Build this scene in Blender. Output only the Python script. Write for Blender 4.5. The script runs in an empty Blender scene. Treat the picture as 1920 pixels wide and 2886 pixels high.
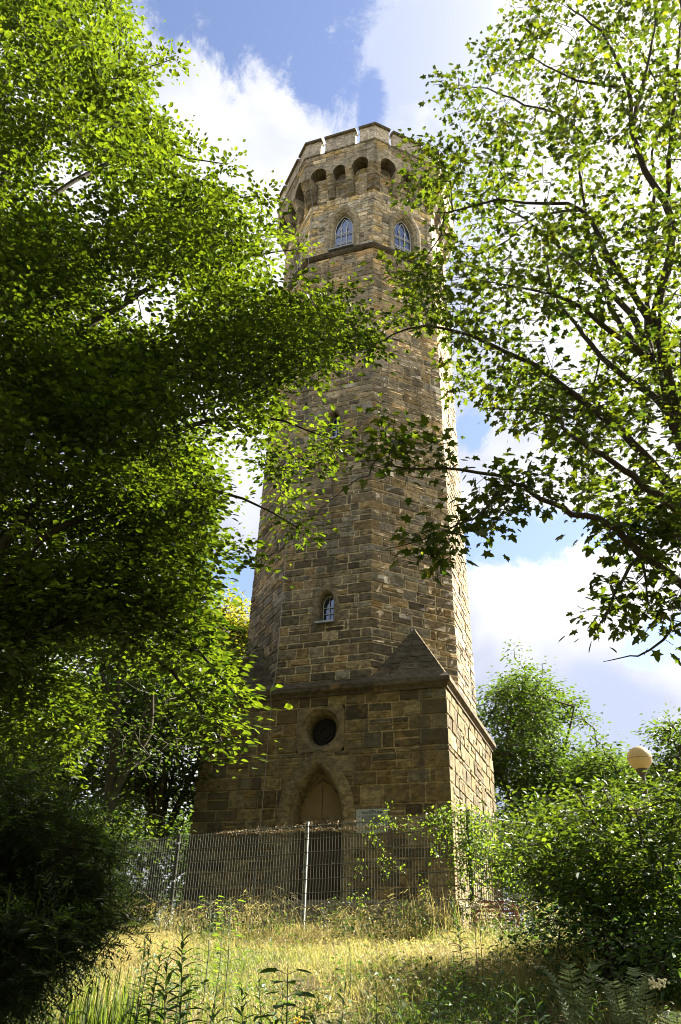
import bpy, math, random
import numpy as np
from mathutils import Vector, Matrix
random.seed(7); rng = np.random.default_rng(11)
R_ = math.radians; S = bpy.context.scene; COL = S.collection

# ------------------------------------------------------------------ camera
W0, H0, FPX = 1920, 2886, 2251.45
CR = np.array([0.94538095, 0.3249606, 0.02560204]); CU = np.array([0.144196, -0.48734868, 0.86121935]); CF = np.array([-0.29233948, 0.81048866, 0.50758818])
CAM = np.array([6.7126, -20.634, -1.5])
cd = bpy.data.cameras.new("camera"); cam = bpy.data.objects.new("camera", cd); COL.objects.link(cam)
cd.sensor_fit = 'VERTICAL'; cd.sensor_height = 24; cd.sensor_width = 24; cd.lens = FPX / H0 * 24; cd.clip_end = 3000; cd.clip_start = .1
M = Matrix([[CR[i], CU[i], -CF[i], CAM[i]] for i in range(3)] + [[0, 0, 0, 1]])
cam.matrix_world = M; S.camera = cam
def ray(x, y):
    v = CF*FPX + CR*(x-W0/2) - CU*(y-H0/2); return v/np.linalg.norm(v)
def at(x, y, D):            # full-size photo pixel + horizontal distance in metres -> point in the place
    v = ray(x, y); return CAM + v*D/math.hypot(v[0], v[1])
def ad(x, y, D): return at(x*1.2245, y*1.2245, D)   # the same in the 1568-wide view

# ------------------------------------------------------------------ light
SUN_AZ, SUN_EL = 45.0, 39.5       # azimuth from +Y towards +X
S.view_settings.view_transform = 'Standard'; S.view_settings.look = 'None'; S.view_settings.gamma = 1; S.view_settings.exposure = 3.0
sd = Vector((math.sin(R_(SUN_AZ))*math.cos(R_(SUN_EL)), math.cos(R_(SUN_AZ))*math.cos(R_(SUN_EL)), math.sin(R_(SUN_EL))))
sl = bpy.data.lights.new("sun", 'SUN'); sl.energy = 5.0; sl.angle = R_(.55); sl.color = (1, .93, .80)
so = bpy.data.objects.new("sun", sl); COL.objects.link(so); so.rotation_euler = sd.to_track_quat('Z', 'Y').to_euler()
S.cycles.max_bounces = 8; S.cycles.transmission_bounces = 4; S.cycles.diffuse_bounces = 3; S.cycles.filter_width = 1.0; S.cycles.glossy_bounces = 2; S.cycles.sample_clamp_indirect = 8

class NT:
    def __init__(s, nt): s.nt = nt; nt.nodes.clear()
    def n(s, t, ins=None, **k):
        nd = s.nt.nodes.new(t)
        for a, b in k.items(): setattr(nd, a, b)
        for a, b in (ins or {}).items():
            sk = nd.inputs[a]
            if isinstance(b, bpy.types.NodeSocket): s.nt.links.new(b, sk)
            else: sk.default_value = b
        return nd
    def m(s, op, a, b=0.0, c=None, clamp=False):
        d = {0: a, 1: b}
        if c is not None: d[2] = c
        return s.n('ShaderNodeMath', d, operation=op, use_clamp=clamp).outputs[0]
    def mix(s, f, a, b, bt='MIX'):
        return s.n('ShaderNodeMix', {0: f, 6: a, 7: b}, data_type='RGBA', blend_type=bt).outputs[2]
    def noise(s, vec, sc, det=4, rough=.55, lac=2.0, dist=0.0):
        return s.n('ShaderNodeTexNoise', {'Vector': vec, 'Scale': sc, 'Detail': det, 'Roughness': rough, 'Lacunarity': lac, 'Distortion': dist}).outputs[0]
    def ramp(s, f, a, b): return s.n('ShaderNodeMapRange', {0: f, 1: a, 2: b}, interpolation_type='SMOOTHSTEP').outputs[0]
def rgb(r, g, b): return (r, g, b, 1)

def build_world():
    w = bpy.data.worlds.new("World"); S.world = w; w.use_nodes = True; t = NT(w.node_tree)
    sky = t.n('ShaderNodeTexSky', sky_type='NISHITA', sun_disc=False, sun_elevation=R_(SUN_EL), sun_rotation=R_(SUN_AZ), altitude=200, air_density=1.0, dust_density=.6, ozone_density=2.0)
    d = t.n('ShaderNodeTexCoord').outputs['Generated']
    blue = None
    def dot(c): return t.n('ShaderNodeVectorMath', {0: d, 1: tuple(c)}, operation='DOT_PRODUCT').outputs['Value']
    # the blue gaps between the clouds: direction, half-widths (radians)
    for (x, y, rx, ry, amp) in ((640, 20, 190, 130, 1.1), (745, 150, 100, 105, 1.1), (855, 225, 42, 75, 1.0), (530, 1350, 120, 85, 1.0), (1210, 1235, 240, 62, 1.0), (1085, 990, 60, 60, .6), (1500,1920,60,60,.8), (1230,1880,60,60,.7), (1568, 1480, 130, 60, .9), (900,-500,400,200,.9)):
        v = ray(x*1.2245, y*1.2245); r = np.cross(v, [0, 0, 1]); r /= np.linalg.norm(r); u = np.cross(r, v)
        k = 1.2245/FPX
        a = t.m('DIVIDE', dot(r), rx*k); b = t.m('DIVIDE', dot(u), ry*k)
        q = t.m('SQRT', t.m('ADD', t.m('MULTIPLY', a, a), t.m('MULTIPLY', b, b)))
        bl = t.m('MULTIPLY', t.m('SUBTRACT', amp, t.m('MULTIPLY', q, .62)), t.m('GREATER_THAN', dot(v), 0.0))
        blue = bl if blue is None else t.m('MAXIMUM', blue, bl)
    n1 = t.noise(d, 5.5, 10, .62, 2.1, .25); n2 = t.noise(d, 2.2, 6, .5)
    n3 = t.noise(d, 17, 9, .68, 2.1, .6)
    f = t.m('ADD', blue, t.m('ADD', t.m('ADD', t.m('MULTIPLY', t.m('SUBTRACT', n3, .5), 1.1), t.m('MULTIPLY', t.m('SUBTRACT', n1, .5), 2.0)), t.m('MULTIPLY', t.m('SUBTRACT', n2, .5), 1.2)))
    f = t.ramp(f, .30, .62)
    cl = t.noise(d, 3.4, 7, .5, 2.0, .4)
    cloud = t.mix(t.ramp(cl, .38, .62), rgb(1.6, 1.75, 2.25), rgb(2.9, 2.9, 3.0))
    glow = t.ramp(dot(tuple(sd)), .72, .99)
    sh = None
    for (x, y, rr_) in ((1000, 150, 260), (1050, 420, 200), (1330, 1900, 260), (1400, 1650, 130)):
        v = ray(x*1.2245, y*1.2245); q = t.ramp(dot(v), math.cos(rr_*1.2245/FPX*1.25), math.cos(rr_*1.2245/FPX*.35)); sh = q if sh is None else t.m('MAXIMUM', sh, q)
    cloud = t.mix(t.m('MULTIPLY', sh, t.ramp(n1, .62, .42)), cloud, rgb(1.7, 1.9, 2.5))
    cloud = t.mix(glow, cloud, rgb(4.2, 4.1, 4.0))
    skyc = t.mix(1.0, sky.outputs[0], rgb(.80, .70, .70), 'MULTIPLY')
    c = t.mix(f, cloud, skyc)
    bg = t.n('ShaderNodeBackground', {'Color': c, 'Strength': .05})
    t.n('ShaderNodeOutputWorld', {0: bg.outputs[0]})
build_world()

# ------------------------------------------------------------------ materials
def mat(name):
    m = bpy.data.materials.new(name); m.use_nodes = True; return m, NT(m.node_tree)
def finish(t, bs, disp=None):
    t.n('ShaderNodeOutputMaterial', {0: bs})
def bump(t, h, s, d=.02): return t.n('ShaderNodeBump', {'Height': h, 'Strength': s, 'Distance': d}).outputs[0]

def m_stone(name, joints=False):
    m, t = mat(name); P = t.n('ShaderNodeTexCoord').outputs['Object']
    tint = t.n('ShaderNodeAttribute', attribute_name='tint').outputs['Color']
    mp = t.n('ShaderNodeMapping', {'Vector': P, 'Scale': (1, 1, 2.0)}).outputs[0]
    big = t.noise(P, .55, 4, .6); grain = t.noise(mp, 7, 8, .72); fine = t.noise(P, 48, 5, .7); streak = t.noise(t.n('ShaderNodeMapping', {'Vector': P, 'Scale': (3, 3, .35)}).outputs[0], 1.3, 5, .6)
    c = t.mix(1.0, tint, t.mix(t.ramp(grain, .33, .67), rgb(.55, .53, .49), rgb(1.75, 1.72, 1.65)), 'MULTIPLY')
    c = t.mix(t.m('MULTIPLY', t.ramp(fine, .50, .66), .35), c, rgb(.06, .05, .035))
    c = t.mix(t.m('MULTIPLY', t.ramp(t.noise(mp, 3.1, 6, .65, 2, .5), .53, .68), .55), c, rgb(.055, .045, .032))       # black weather crust
    c = t.mix(t.m('MULTIPLY', t.ramp(streak, .50, .70), .55), c, rgb(.07, .062, .05))
    c = t.mix(t.m('MULTIPLY', t.ramp(t.noise(P, 2.3, 5, .6), .58, .72), .35), c, rgb(.40, .24, .085))     # rust coloured veins
    c = t.mix(t.m('MULTIPLY', t.ramp(big, .42, .70), .35), c, rgb(.11, .095, .06))
    h = t.m('ADD', t.m('MULTIPLY', grain, 1.0), t.m('MULTIPLY', fine, .35))
    b = t.n('ShaderNodeBsdfPrincipled', {'Base Color': c, 'Roughness': .92, 'Specular IOR Level': .15, 'Normal': bump(t, h, .75, .04)})
    finish(t, b.outputs[0]); return m
def m_plain(name, col, rough=.8, metal=0.0, nz=6, amt=.35, bmp=.2, spec=.3):
    m, t = mat(name); P = t.n('ShaderNodeTexCoord').outputs['Object']
    n = t.noise(P, nz, 6, .65); c2 = tuple(x*(1-amt) for x in col); c3 = tuple(min(1, x*(1+amt)) for x in col)
    c = t.mix(n, rgb(*c2), rgb(*c3))
    b = t.n('ShaderNodeBsdfPrincipled', {'Base Color': c, 'Roughness': rough, 'Metallic': metal, 'Specular IOR Level': spec, 'Normal': bump(t, n, bmp, .01)})
    finish(t, b.outputs[0]); return m
def m_leaf(name, stops, trans, tf=.5, rough=.45, spec=.3, tk=1.0):
    """stops: reflectance at tint 0, .5, 1; trans: the colour of light coming through at tint 0 and 1"""
    m, t = mat(name); a = t.n('ShaderNodeAttribute', attribute_name='tint').outputs['Fac']
    c = t.mix(t.ramp(a, 0, .5), rgb(*stops[0]), rgb(*stops[1])); c = t.mix(t.ramp(a, .5, 1), c, rgb(*stops[2]))
    tc = t.mix(a, rgb(*trans[0]), rgb(*trans[1]))
    b = t.n('ShaderNodeBsdfPrincipled', {'Base Color': c, 'Roughness': rough, 'Specular IOR Level': spec})
    tr = t.n('ShaderNodeBsdfTranslucent', {'Color': tc})
    mx = t.n('ShaderNodeMixShader', {0: tf, 1: b.outputs[0], 2: tr.outputs[0]})
    finish(t, mx.outputs[0]); return m
def m_bark(name, a, b_):
    m, t = mat(name); P = t.n('ShaderNodeTexCoord').outputs['Object']
    n = t.noise(t.n('ShaderNodeMapping', {'Vector': P, 'Scale': (14, 14, 3)}).outputs[0], 1.6, 7, .7); l = t.noise(P, 3, 4, .6)
    c = t.mix(n, rgb(*a), rgb(*b_)); c = t.mix(t.m('MULTIPLY', t.ramp(l, .55, .7), .5), c, rgb(.09, .10, .05))
    b = t.n('ShaderNodeBsdfPrincipled', {'Base Color': c, 'Roughness': .95, 'Specular IOR Level': .1, 'Normal': bump(t, n, .9, .02)}); finish(t, b.outputs[0]); return m
def m_ground():
    m, t = mat('soil'); P = t.n('ShaderNodeTexCoord').outputs['Object']
    a = t.noise(P, .8, 6, .6); b = t.noise(P, 14, 6, .7); c = t.mix(t.ramp(a, .4, .62), rgb(.13, .10, .055), rgb(.20, .17, .08))
    c = t.mix(t.m('MULTIPLY', b, .7), c, rgb(.05, .045, .022))
    bs = t.n('ShaderNodeBsdfPrincipled', {'Base Color': c, 'Roughness': 1, 'Specular IOR Level': .05, 'Normal': bump(t, b, .8, .04)}); finish(t, bs.outputs[0]); return m
def m_glass():
    m, t = mat('window_glass'); P = t.n('ShaderNodeTexCoord').outputs['Object']
    n = t.noise(P, 2.2, 3, .5)
    g = t.n('ShaderNodeBsdfGlossy', {'Color': rgb(.42, .50, .70), 'Roughness': .05, 'Normal': bump(t, n, .12, .02)})
    d = t.n('ShaderNodeBsdfDiffuse', {'Color': rgb(.02, .028, .05)})
    finish(t, t.n('ShaderNodeMixShader', {0: .34, 1: d.outputs[0], 2: g.outputs[0]}).outputs[0]); return m
STONE = m_stone('sandstone'); GLASS = m_glass(); GROUND = m_ground()
WHITEP = m_plain('white_paint', (.62, .63, .60), .5); DARKST = m_plain('dark_coping', (.085, .078, .062), .9, nz=5, amt=.5, bmp=.5)
ZINC = m_plain('zinc', (.30, .32, .34), .4, .6); DARKIN = m_plain('dark_interior', (.018, .016, .013), .9); WIRE = m_plain('conductor_metal', (.22, .20, .17), .45, .4)
WOODD = m_plain('dark_door_wood', (.05, .032, .018), .7, nz=9); SIGNM = m_plain('sign_plate', (.30, .33, .31), .45, .0, amt=.12, bmp=.05); INK = m_plain('sign_ink', (.02, .02, .02), .6)
FENCEG = m_plain('fence_green_steel', (.075, .08, .065), .35, .5, spec=.5); POSTM = m_plain('galvanised_post', (.42, .43, .42), .4, .35, nz=18, amt=.2, spec=.5)
BARKD = m_bark('beech_bark', (.030, .026, .019), (.075, .066, .048)); BARKM = m_bark('maple_bark', (.030, .023, .016), (.085, .068, .048))
STEM = m_plain('stem', (.06, .075, .03), .7); DRYST = m_plain('dry_stem', (.26, .19, .10), .8)
BEECH = m_leaf('beech_leaf', ((.018, .034, .008), (.030, .055, .010), (.045, .075, .014)), ((.025, .055, .003), (.165, .225, .007)), .5, .40, .35)
MAPLE = m_leaf('maple_leaf', ((.020, .038, .008), (.035, .058, .010), (.12, .06, .012)), ((.045, .085, .004), (.19, .215, .008)), .5, .42, .35)
OAK = m_leaf('oak_leaf', ((.022, .045, .012), (.035, .07, .016), (.055, .09, .02)), ((.06, .11, .008), (.10, .15, .010)), .45)
GOLD = m_leaf('yellowing_leaf', ((.05, .065, .015), (.08, .09, .018), (.11, .10, .02)), ((.16, .19, .01), (.34, .30, .02)), .5)
SHRUB = m_leaf('shrub_leaf', ((.022, .055, .012), (.035, .08, .016), (.06, .11, .022)), ((.012, .03, .003), (.13, .18, .008)), .5, .48, .35)
YEW = m_leaf('yew_needle', ((.009, .015, .006), (.014, .024, .008), (.030, .042, .012)), ((.03, .06, .006), (.08, .12, .012)), .3, .6, .25)
GRASSM = m_leaf('grass_blade', ((.030, .058, .012), (.11, .11, .030), (.31, .24, .105)), ((.15, .24, .014), (.46, .38, .12)), .4, .5, .3)
HERB = m_leaf('herb_leaf', ((.025, .060, .020), (.04, .085, .028), (.07, .12, .035)), ((.04, .09, .010), (.12, .19, .02)), .4, .5, .35)
CREEP = m_leaf('creeper_leaf', ((.03, .075, .012), (.05, .11, .018), (.09, .15, .03)), ((.08, .16, .008), (.24, .32, .02)), .5, .45, .4)
FLOWER = m_plain('cream_flower', (.55, .50, .32), .8); REDP = m_plain('red_paint', (.22, .035, .03), .5); ORANGE = m_plain('orange_board', (.60, .26, .05), .6); PALE = m_plain('pale_metal', (.55, .57, .60), .4, .3)
YEL = m_plain('yellow_flower', (.65, .42, .03), .8)

# ------------------------------------------------------------------ object helpers
def link(o, parent=None):
    COL.objects.link(o)
    if parent is not None:
        o.parent = parent; o.matrix_parent_inverse = parent.matrix_basis.inverted()
    return o
def tag(o, label=None, cat=None, group=None, kind=None):
    if label: o['label'] = label
    if cat: o['category'] = cat
    if group: o['group'] = group
    if kind: o['kind'] = kind
    return o
def thing(name, loc, label, cat, group=None):
    o = bpy.data.objects.new(name, None); o.location = loc; o.empty_display_size = .2; COL.objects.link(o); return tag(o, label, cat, group)
class MB:
    def __init__(s): s.v = []; s.f = []; s.c = []
    def add(s, vs, fs, col=(1, 1, 1)):
        n = len(s.v); s.v += [tuple(v) for v in vs]; s.f += [tuple(i+n for i in f) for f in fs]; s.c += [col]*len(fs)
    def box(s, c, d, ax=None, col=(1, 1, 1)):
        """centre, full sizes, optional 3 axes"""
        ax = ax or ((1, 0, 0), (0, 1, 0), (0, 0, 1)); c = np.array(c); A = [np.array(a)*x/2 for a, x in zip(ax, d)]
        vs = [c+sx*A[0]+sy*A[1]+sz*A[2] for sz in (-1, 1) for sx, sy in ((-1, -1), (1, -1), (1, 1), (-1, 1))]
        s.add(vs, [(3, 2, 1, 0), (4, 5, 6, 7), (0, 1, 5, 4), (1, 2, 6, 5), (2, 3, 7, 6), (3, 0, 4, 7)], col)
    def tube(s, pts, rad, n=6, caps=True, col=(1, 1, 1)):
        pts = [np.array(p, float) for p in pts]; rad = rad if hasattr(rad, '__len__') else [rad]*len(pts); b = len(s.v); u = None
        for i, p in enumerate(pts):
            d = pts[min(i+1, len(pts)-1)]-pts[max(i-1, 0)]; d = d/(np.linalg.norm(d)+1e-9)
            if u is None: u = np.cross(d, (0, 0, 1) if abs(d[2]) < .9 else (1, 0, 0))
            u = u-d*np.dot(u, d); u /= np.linalg.norm(u)+1e-9; w = np.cross(d, u)
            for k in range(n):
                a = 2*math.pi*k/n; s.v.append(tuple(p+rad[i]*(math.cos(a)*u+math.sin(a)*w)))
        fs = [(b+i*n+k, b+i*n+(k+1) % n, b+(i+1)*n+(k+1) % n, b+(i+1)*n+k) for i in range(len(pts)-1) for k in range(n)]
        if caps: fs += [tuple(b+k for k in reversed(range(n))), tuple(b+(len(pts)-1)*n+k for k in range(n))]
        s.f += fs; s.c += [col]*len(fs)
    def sphere(s, c, r, nu=16, nv=10, sz=1.0):
        vs = [(c[0]+r*math.sin(math.pi*j/nv)*math.cos(2*math.pi*i/nu), c[1]+r*math.sin(math.pi*j/nv)*math.sin(2*math.pi*i/nu), c[2]+r*sz*math.cos(math.pi*j/nv)) for j in range(nv+1) for i in range(nu)]
        s.add(vs, [(j*nu+i, (j+1)*nu+i, (j+1)*nu+(i+1) % nu, j*nu+(i+1) % nu) for j in range(nv) for i in range(nu)])
    def build(s, name, m, parent=None, smooth=False):
        me = bpy.data.meshes.new(name); me.from_pydata(s.v, [], s.f); me.materials.append(m)
        a = me.attributes.new('tint', 'FLOAT_COLOR', 'FACE'); c = np.ones((len(s.c), 4), np.float32); c[:, :3] = np.array(s.c)
        if len(me.polygons) == len(s.c): a.data.foreach_set('color', c.ravel())
        if smooth: me.polygons.foreach_set('use_smooth', [True]*len(me.polygons))
        me.update(); o = bpy.data.objects.new(name, me); return link(o, parent)

def instanced(name, T, faces, P, X, Y, Z, size, tint, m, parent=None, kind=None):
    """one mesh of many small leaves: template T (k,3) put at P with axes X,Y,Z"""
    P = np.asarray(P, np.float32); N = len(P); k = len(T); T = np.asarray(T, np.float32); size = np.asarray(size, np.float32).reshape(N, 1, 1)
    V = P[:, None, :] + size*(T[None, :, 0:1]*X[:, None, :] + T[None, :, 1:2]*Y[:, None, :] + T[None, :, 2:3]*Z[:, None, :])
    me = bpy.data.meshes.new(name); me.vertices.add(N*k); me.vertices.foreach_set('co', V.astype(np.float32).ravel())
    tot = [len(f) for f in faces]; flat = np.concatenate([np.array(f) for f in faces]); L = len(flat)
    idx = (flat[None, :] + (np.arange(N)*k)[:, None]).ravel().astype(np.int32)
    me.loops.add(N*L); me.loops.foreach_set('vertex_index', idx)
    st = np.cumsum([0]+tot[:-1]); me.polygons.add(N*len(faces))
    me.polygons.foreach_set('loop_start', (st[None, :]+(np.arange(N)*L)[:, None]).ravel().astype(np.int32))
    me.polygons.foreach_set('loop_total', np.tile(tot, N).astype(np.int32))
    me.polygons.foreach_set('use_smooth', np.zeros(N*len(faces), bool))
    a = me.attributes.new('tint', 'FLOAT', 'POINT'); a.data.foreach_set('value', np.repeat(np.asarray(tint, np.float32), k))
    me.materials.append(m); me.update(calc_edges=True); me.validate()
    o = bpy.data.objects.new(name, me); link(o, parent)
    if kind: o['kind'] = kind
    return o
def nrm(v): return v/(np.linalg.norm(v, axis=-1, keepdims=True)+1e-9)
def frames(Yd, Zd):
    Y = nrm(Yd); Z = nrm(Zd-Y*np.sum(Y*Zd, -1, keepdims=True)); return np.cross(Y, Z), Y, Z
LEAF6 = ([(0, 0, 0), (-.30, .32, .09), (-.22, .72, .05), (0, 1, -.06), (.22, .72, .05), (.30, .32, .09)], [(0, 3, 2, 1), (0, 5, 4, 3)])
LEAF4 = ([(0, 0, 0), (-.30, .45, .08), (0, 1, 0), (.30, .45, .08)], [(0, 2, 1), (0, 3, 2)])
MAPLEL = ([(0, 0, 0), (-.34, -.10, .02), (-.25, .18, .05), (-.56, .42, .0), (-.25, .48, .05), (-.19, .78, .02), (0, 1.02, -.08), (.19, .78, .02), (.25, .48, .05), (.56, .42, .0), (.25, .18, .05), (.34, -.10, .02)],
          [(0, 6, 5, 4, 3, 2, 1), (0, 11, 10, 9, 8, 7, 6)])
LANCE = ([(0, 0, 0), (-.09, .25, .03), (-.08, .6, .0), (0, 1, -.22), (.08, .6, .0), (.09, .25, .03), (0, .3, -.01), (0, .62, -.05)], [(0, 6, 1), (1, 6, 7, 2), (2, 7, 3), (0, 5, 6), (5, 4, 7, 6), (4, 3, 7)])

# ------------------------------------------------------------------ ground
def sst(x, a, b): x = np.clip((x-a)/(b-a), 0, 1); return x*x*(3-2*x)
YK = np.array([-60, -30, -20.6, -17, -13.5, -10.5, -7.6, -5.5, -3.5, 20, 60, 400]); ZK = np.array([-9, -5, -3.1, -2.5, -1.8, -1.32, -.90, -.88, -.86, -.95, -3, -14])
def hgt(x, y):
    x = np.asarray(x, float); y = np.asarray(y, float)
    h = np.interp(y, YK, ZK)
    h = h + .05*np.sin(1.7*x+.6*y)*np.cos(1.3*y-.5*x)+.035*np.sin(3.9*x+1)*np.sin(3.1*y)
    r = np.hypot(x, y); return h - sst(r, 60, 600)*10
def build_ground():
    xs = np.concatenate([-np.geomspace(900, 14, 26), np.arange(-12, 18, .3), np.geomspace(19, 900, 26)])
    ys = np.concatenate([-np.geomspace(300, 26, 14), np.arange(-25, 6, .3), np.geomspace(7, 1200, 34)])
    X, Y = np.meshgrid(xs, ys); Zv = hgt(X, Y); nx, ny = len(xs), len(ys)
    me = bpy.data.meshes.new('ground'); me.from_pydata(np.stack([X, Y, Zv], -1).reshape(-1, 3).tolist(), [], [(j*nx+i, j*nx+i+1, (j+1)*nx+i+1, (j+1)*nx+i) for j in range(ny-1) for i in range(nx-1)])
    me.materials.append(GROUND); me.polygons.foreach_set('use_smooth', [True]*len(me.polygons)); tag(link(bpy.data.objects.new('ground', me)), kind='structure')
build_ground()
def gpos(px, D, py=2600):
    p = at(px, py, D); return np.array([p[0], p[1], float(hgt(p[0], p[1]))])

# ------------------------------------------------------------------ the tower
A = 3.05; Hb = 4.40; T8 = math.tan(math.pi/8)
PAL = [(.26, .225, .155), (.19, .16, .11), (.30, .235, .14), (.34, .25, .12), (.27, .245, .19), (.22, .18, .12), (.40, .33, .22), (.15, .125, .085), (.37, .29, .17), (.25, .21, .14), (.37, .26, .13), (.33, .30, .24)]
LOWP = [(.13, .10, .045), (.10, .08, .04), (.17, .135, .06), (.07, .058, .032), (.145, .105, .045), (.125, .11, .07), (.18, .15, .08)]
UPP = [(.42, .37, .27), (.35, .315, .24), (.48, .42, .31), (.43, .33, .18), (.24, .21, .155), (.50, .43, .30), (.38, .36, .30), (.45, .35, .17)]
MORT = (.44, .37, .24)
def shade(c, k): return tuple(x*k for x in c)
def face_fn(n, k):           # n-sided plan, face k; face 0 looks to -Y; returns (r,u,z)->point
    a = -math.pi/2 + 2*math.pi*k/n; N = (math.cos(a), math.sin(a)); T = (-math.sin(a), math.cos(a))
    return lambda r, u, z: (N[0]*r+T[0]*u, N[1]*r+T[1]*u, z)
def arch_half(hw, zs, za, z0):
    h = za-zs; c = max(0, (h*h-hw*hw)/(2*hw)); Rr = hw+c
    def f(z):
        if z < z0-1e-6 or z > za+1e-6: return None
        if z <= zs: return hw
        return max(0.0, math.sqrt(max(0, Rr*Rr-(z-zs)**2))-c)
    return f
class Op:                     # an opening in a face: centre u, outline half-width(z), z range
    def __init__(s, u, z0, z1, f): s.u, s.z0, s.z1, s.f = u, z0, z1, f
def masonry(mb, n, faces, z0, z1, rf, rows=(.16, .34), wid=(.28, .75), ops=None, prot=(.012, .035), seed=1, dark=0.0, tone=None, joint=.010, detail=True):
    rd = random.Random(seed); ops = ops or {}; brk = {z0, z1}
    for k in ops:
        for o in ops[k]: brk |= {z for z in (o.z0, o.z1) if z0 < z < z1}
    brk = sorted(brk); zs = [z0]
    for b in brk[1:]:
        while b-zs[-1] > rows[1]*1.15:
            rem = b-zs[-1]; h = rd.uniform(*rows)
            if rem-h < rows[0]*.8: h = rem/2
            zs.append(zs[-1]+h)
        if b-zs[-1] > 1e-3: zs.append(b)
    tg = math.tan(math.pi/n)
    for ri in range(len(zs)-1):
        za, zb = zs[ri], zs[ri+1]; cp = [rd.uniform(*prot) for _ in range(n+1)]
        for k in faces:
            F = face_fn(n, k); W = lambda z: rf(z)*tg
            iv = [[(-W(za), -W(zb), True), (W(za), W(zb), True)]]
            for o in ops.get(k, []):
                if zb <= o.z0+1e-4 or za >= o.z1-1e-4: continue
                ha = o.f(max(za, o.z0)) or 0; hb_ = o.f(min(zb, o.z1)) or 0; nv = []
                for L, Rr in iv:
                    if L[0] < o.u < Rr[0]: nv += [[L, (o.u-ha, o.u-hb_, False)], [(o.u+ha, o.u+hb_, False), Rr]]
                    else: nv.append([L, Rr])
                iv = nv
            for L, Rr in iv:
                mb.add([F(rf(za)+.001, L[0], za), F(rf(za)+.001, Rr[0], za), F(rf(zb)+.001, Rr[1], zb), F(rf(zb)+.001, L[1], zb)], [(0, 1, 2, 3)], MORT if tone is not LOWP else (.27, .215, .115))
                ln = min(Rr[0]-L[0], Rr[1]-L[1])
                if ln < .06: continue
                cuts = [0.0]; 
                if L[2]: cuts.append(min(.9, ((.55 if ri % 2 else .30)+rd.uniform(-.05, .08))/ln) if ln > .7 else .5)
                endq = 1-(((.55 if (ri+1) % 2 else .30)+rd.uniform(-.05, .08))/ln) if (Rr[2] and ln > .7) else 1.0
                while True:
                    w = rd.uniform(*wid)*(1.0 if zb-za > .2 else 1.15)/ln
                    if cuts[-1]+w > endq-.35*wid[0]/ln: break
                    cuts.append(cuts[-1]+w)
                if endq < 1 and endq-cuts[-1] > .08/ln: cuts.append(endq)
                cuts.append(1.0)
                for ci in range(len(cuts)-1):
                    a, b = cuts[ci], cuts[ci+1]
                    if (b-a)*ln < .04: continue
                    cells = [(za, zb)]
                    fL = ci == 0 and L[2]; fR = ci == len(cuts)-2 and Rr[2]
                    if zb-za > .25 and rd.random() < .3 and not (fL or fR): zm = za+(zb-za)*rd.uniform(.4, .6); cells = [(za, zm), (zm, zb)]
                    for (ca, cb) in cells:
                        def uu(fr, z):
                            q = (z-za)/(zb-za); l = L[0]+(L[1]-L[0])*q; r_ = Rr[0]+(Rr[1]-Rr[0])*q
                            if fr <= 0 or fr >= 1 or (L[2] and Rr[2]): return l+(r_-l)*fr
                            lm, rm = (L[0]+L[1])/2, (Rr[0]+Rr[1])/2; return min(max(lm+(rm-lm)*fr, l+.03), r_-.03)
                        p = cp[k % n] if fL else (cp[(k+1) % n] if fR else rd.uniform(*prot)); j = joint
                        if rd.random() < .1: p *= .3
                        col = rd.choice(PAL if tone is None else tone); col = shade(col, rd.uniform(.55, 1.25)*(1-(dark(za) if callable(dark) else dark)))
                        jz0 = rd.uniform(-.006, .008); jz1 = rd.uniform(-.006, .008)
                        zA, zB = ca+j+jz0*.5, cb-j-jz1*.5
                        def V(fr, z, d, ins):
                            u = uu(fr, z)
                            if fr == a: u = u-d*tg if fL else u+j+ins
                            elif fr == b: u = u+d*tg if fR else u-j-ins
                            return F(rf(z)+d, u, z)
                        bv = .010; nu = 3 if detail else 1; nz = 2 if detail else 1
                        vs = [V(a, zA, 0, 0), V(b, zA, 0, 0), V(b, zB, 0, 0), V(a, zB, 0, 0)]
                        for jz in range(nz+1):
                            for iu in range(nu+1):
                                fr = a if iu == 0 else b if iu == nu else a+(b-a)*iu/nu
                                z = zA+bv+(zB-zA-2*bv)*jz/nz; inner = 0 < iu < nu
                                d = p+(rd.uniform(-.009, .014) if (inner or not (fL or fR)) else 0)
                                vs.append(V(fr, z, max(.004, d), bv))
                        g = lambda iu, jz: 4+jz*(nu+1)+iu
                        fs = [(g(i, q), g(i+1, q), g(i+1, q+1), g(i, q+1)) for q in range(nz) for i in range(nu)]
                        fs += [(0, 1) + tuple(g(i, 0) for i in range(nu, -1, -1)), (2, 3)+tuple(g(i, nz) for i in range(nu+1)), (3, 0)+tuple(g(0, q) for q in range(nz+1)), (1, 2)+tuple(g(nu, q) for q in range(nz, -1, -1))]
                        mb.add(vs, fs, col)
def outline(u, hw, z0, zs, za, off=0, n=9):
    hw2, za2 = hw+off, za+off*1.12; f = arch_half(hw2, zs, za2, z0); pts = [(u-hw2, z0), (u-hw2, zs)]
    q = [zs+(za2-zs)*math.sin(math.pi/2*i/n) for i in range(1, n)]
    pts += [(u-f(z), z) for z in q]+[(u, za2)]+[(u+f(z), z) for z in reversed(q)]+[(u+hw2, zs), (u+hw2, z0)]
    return pts
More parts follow.
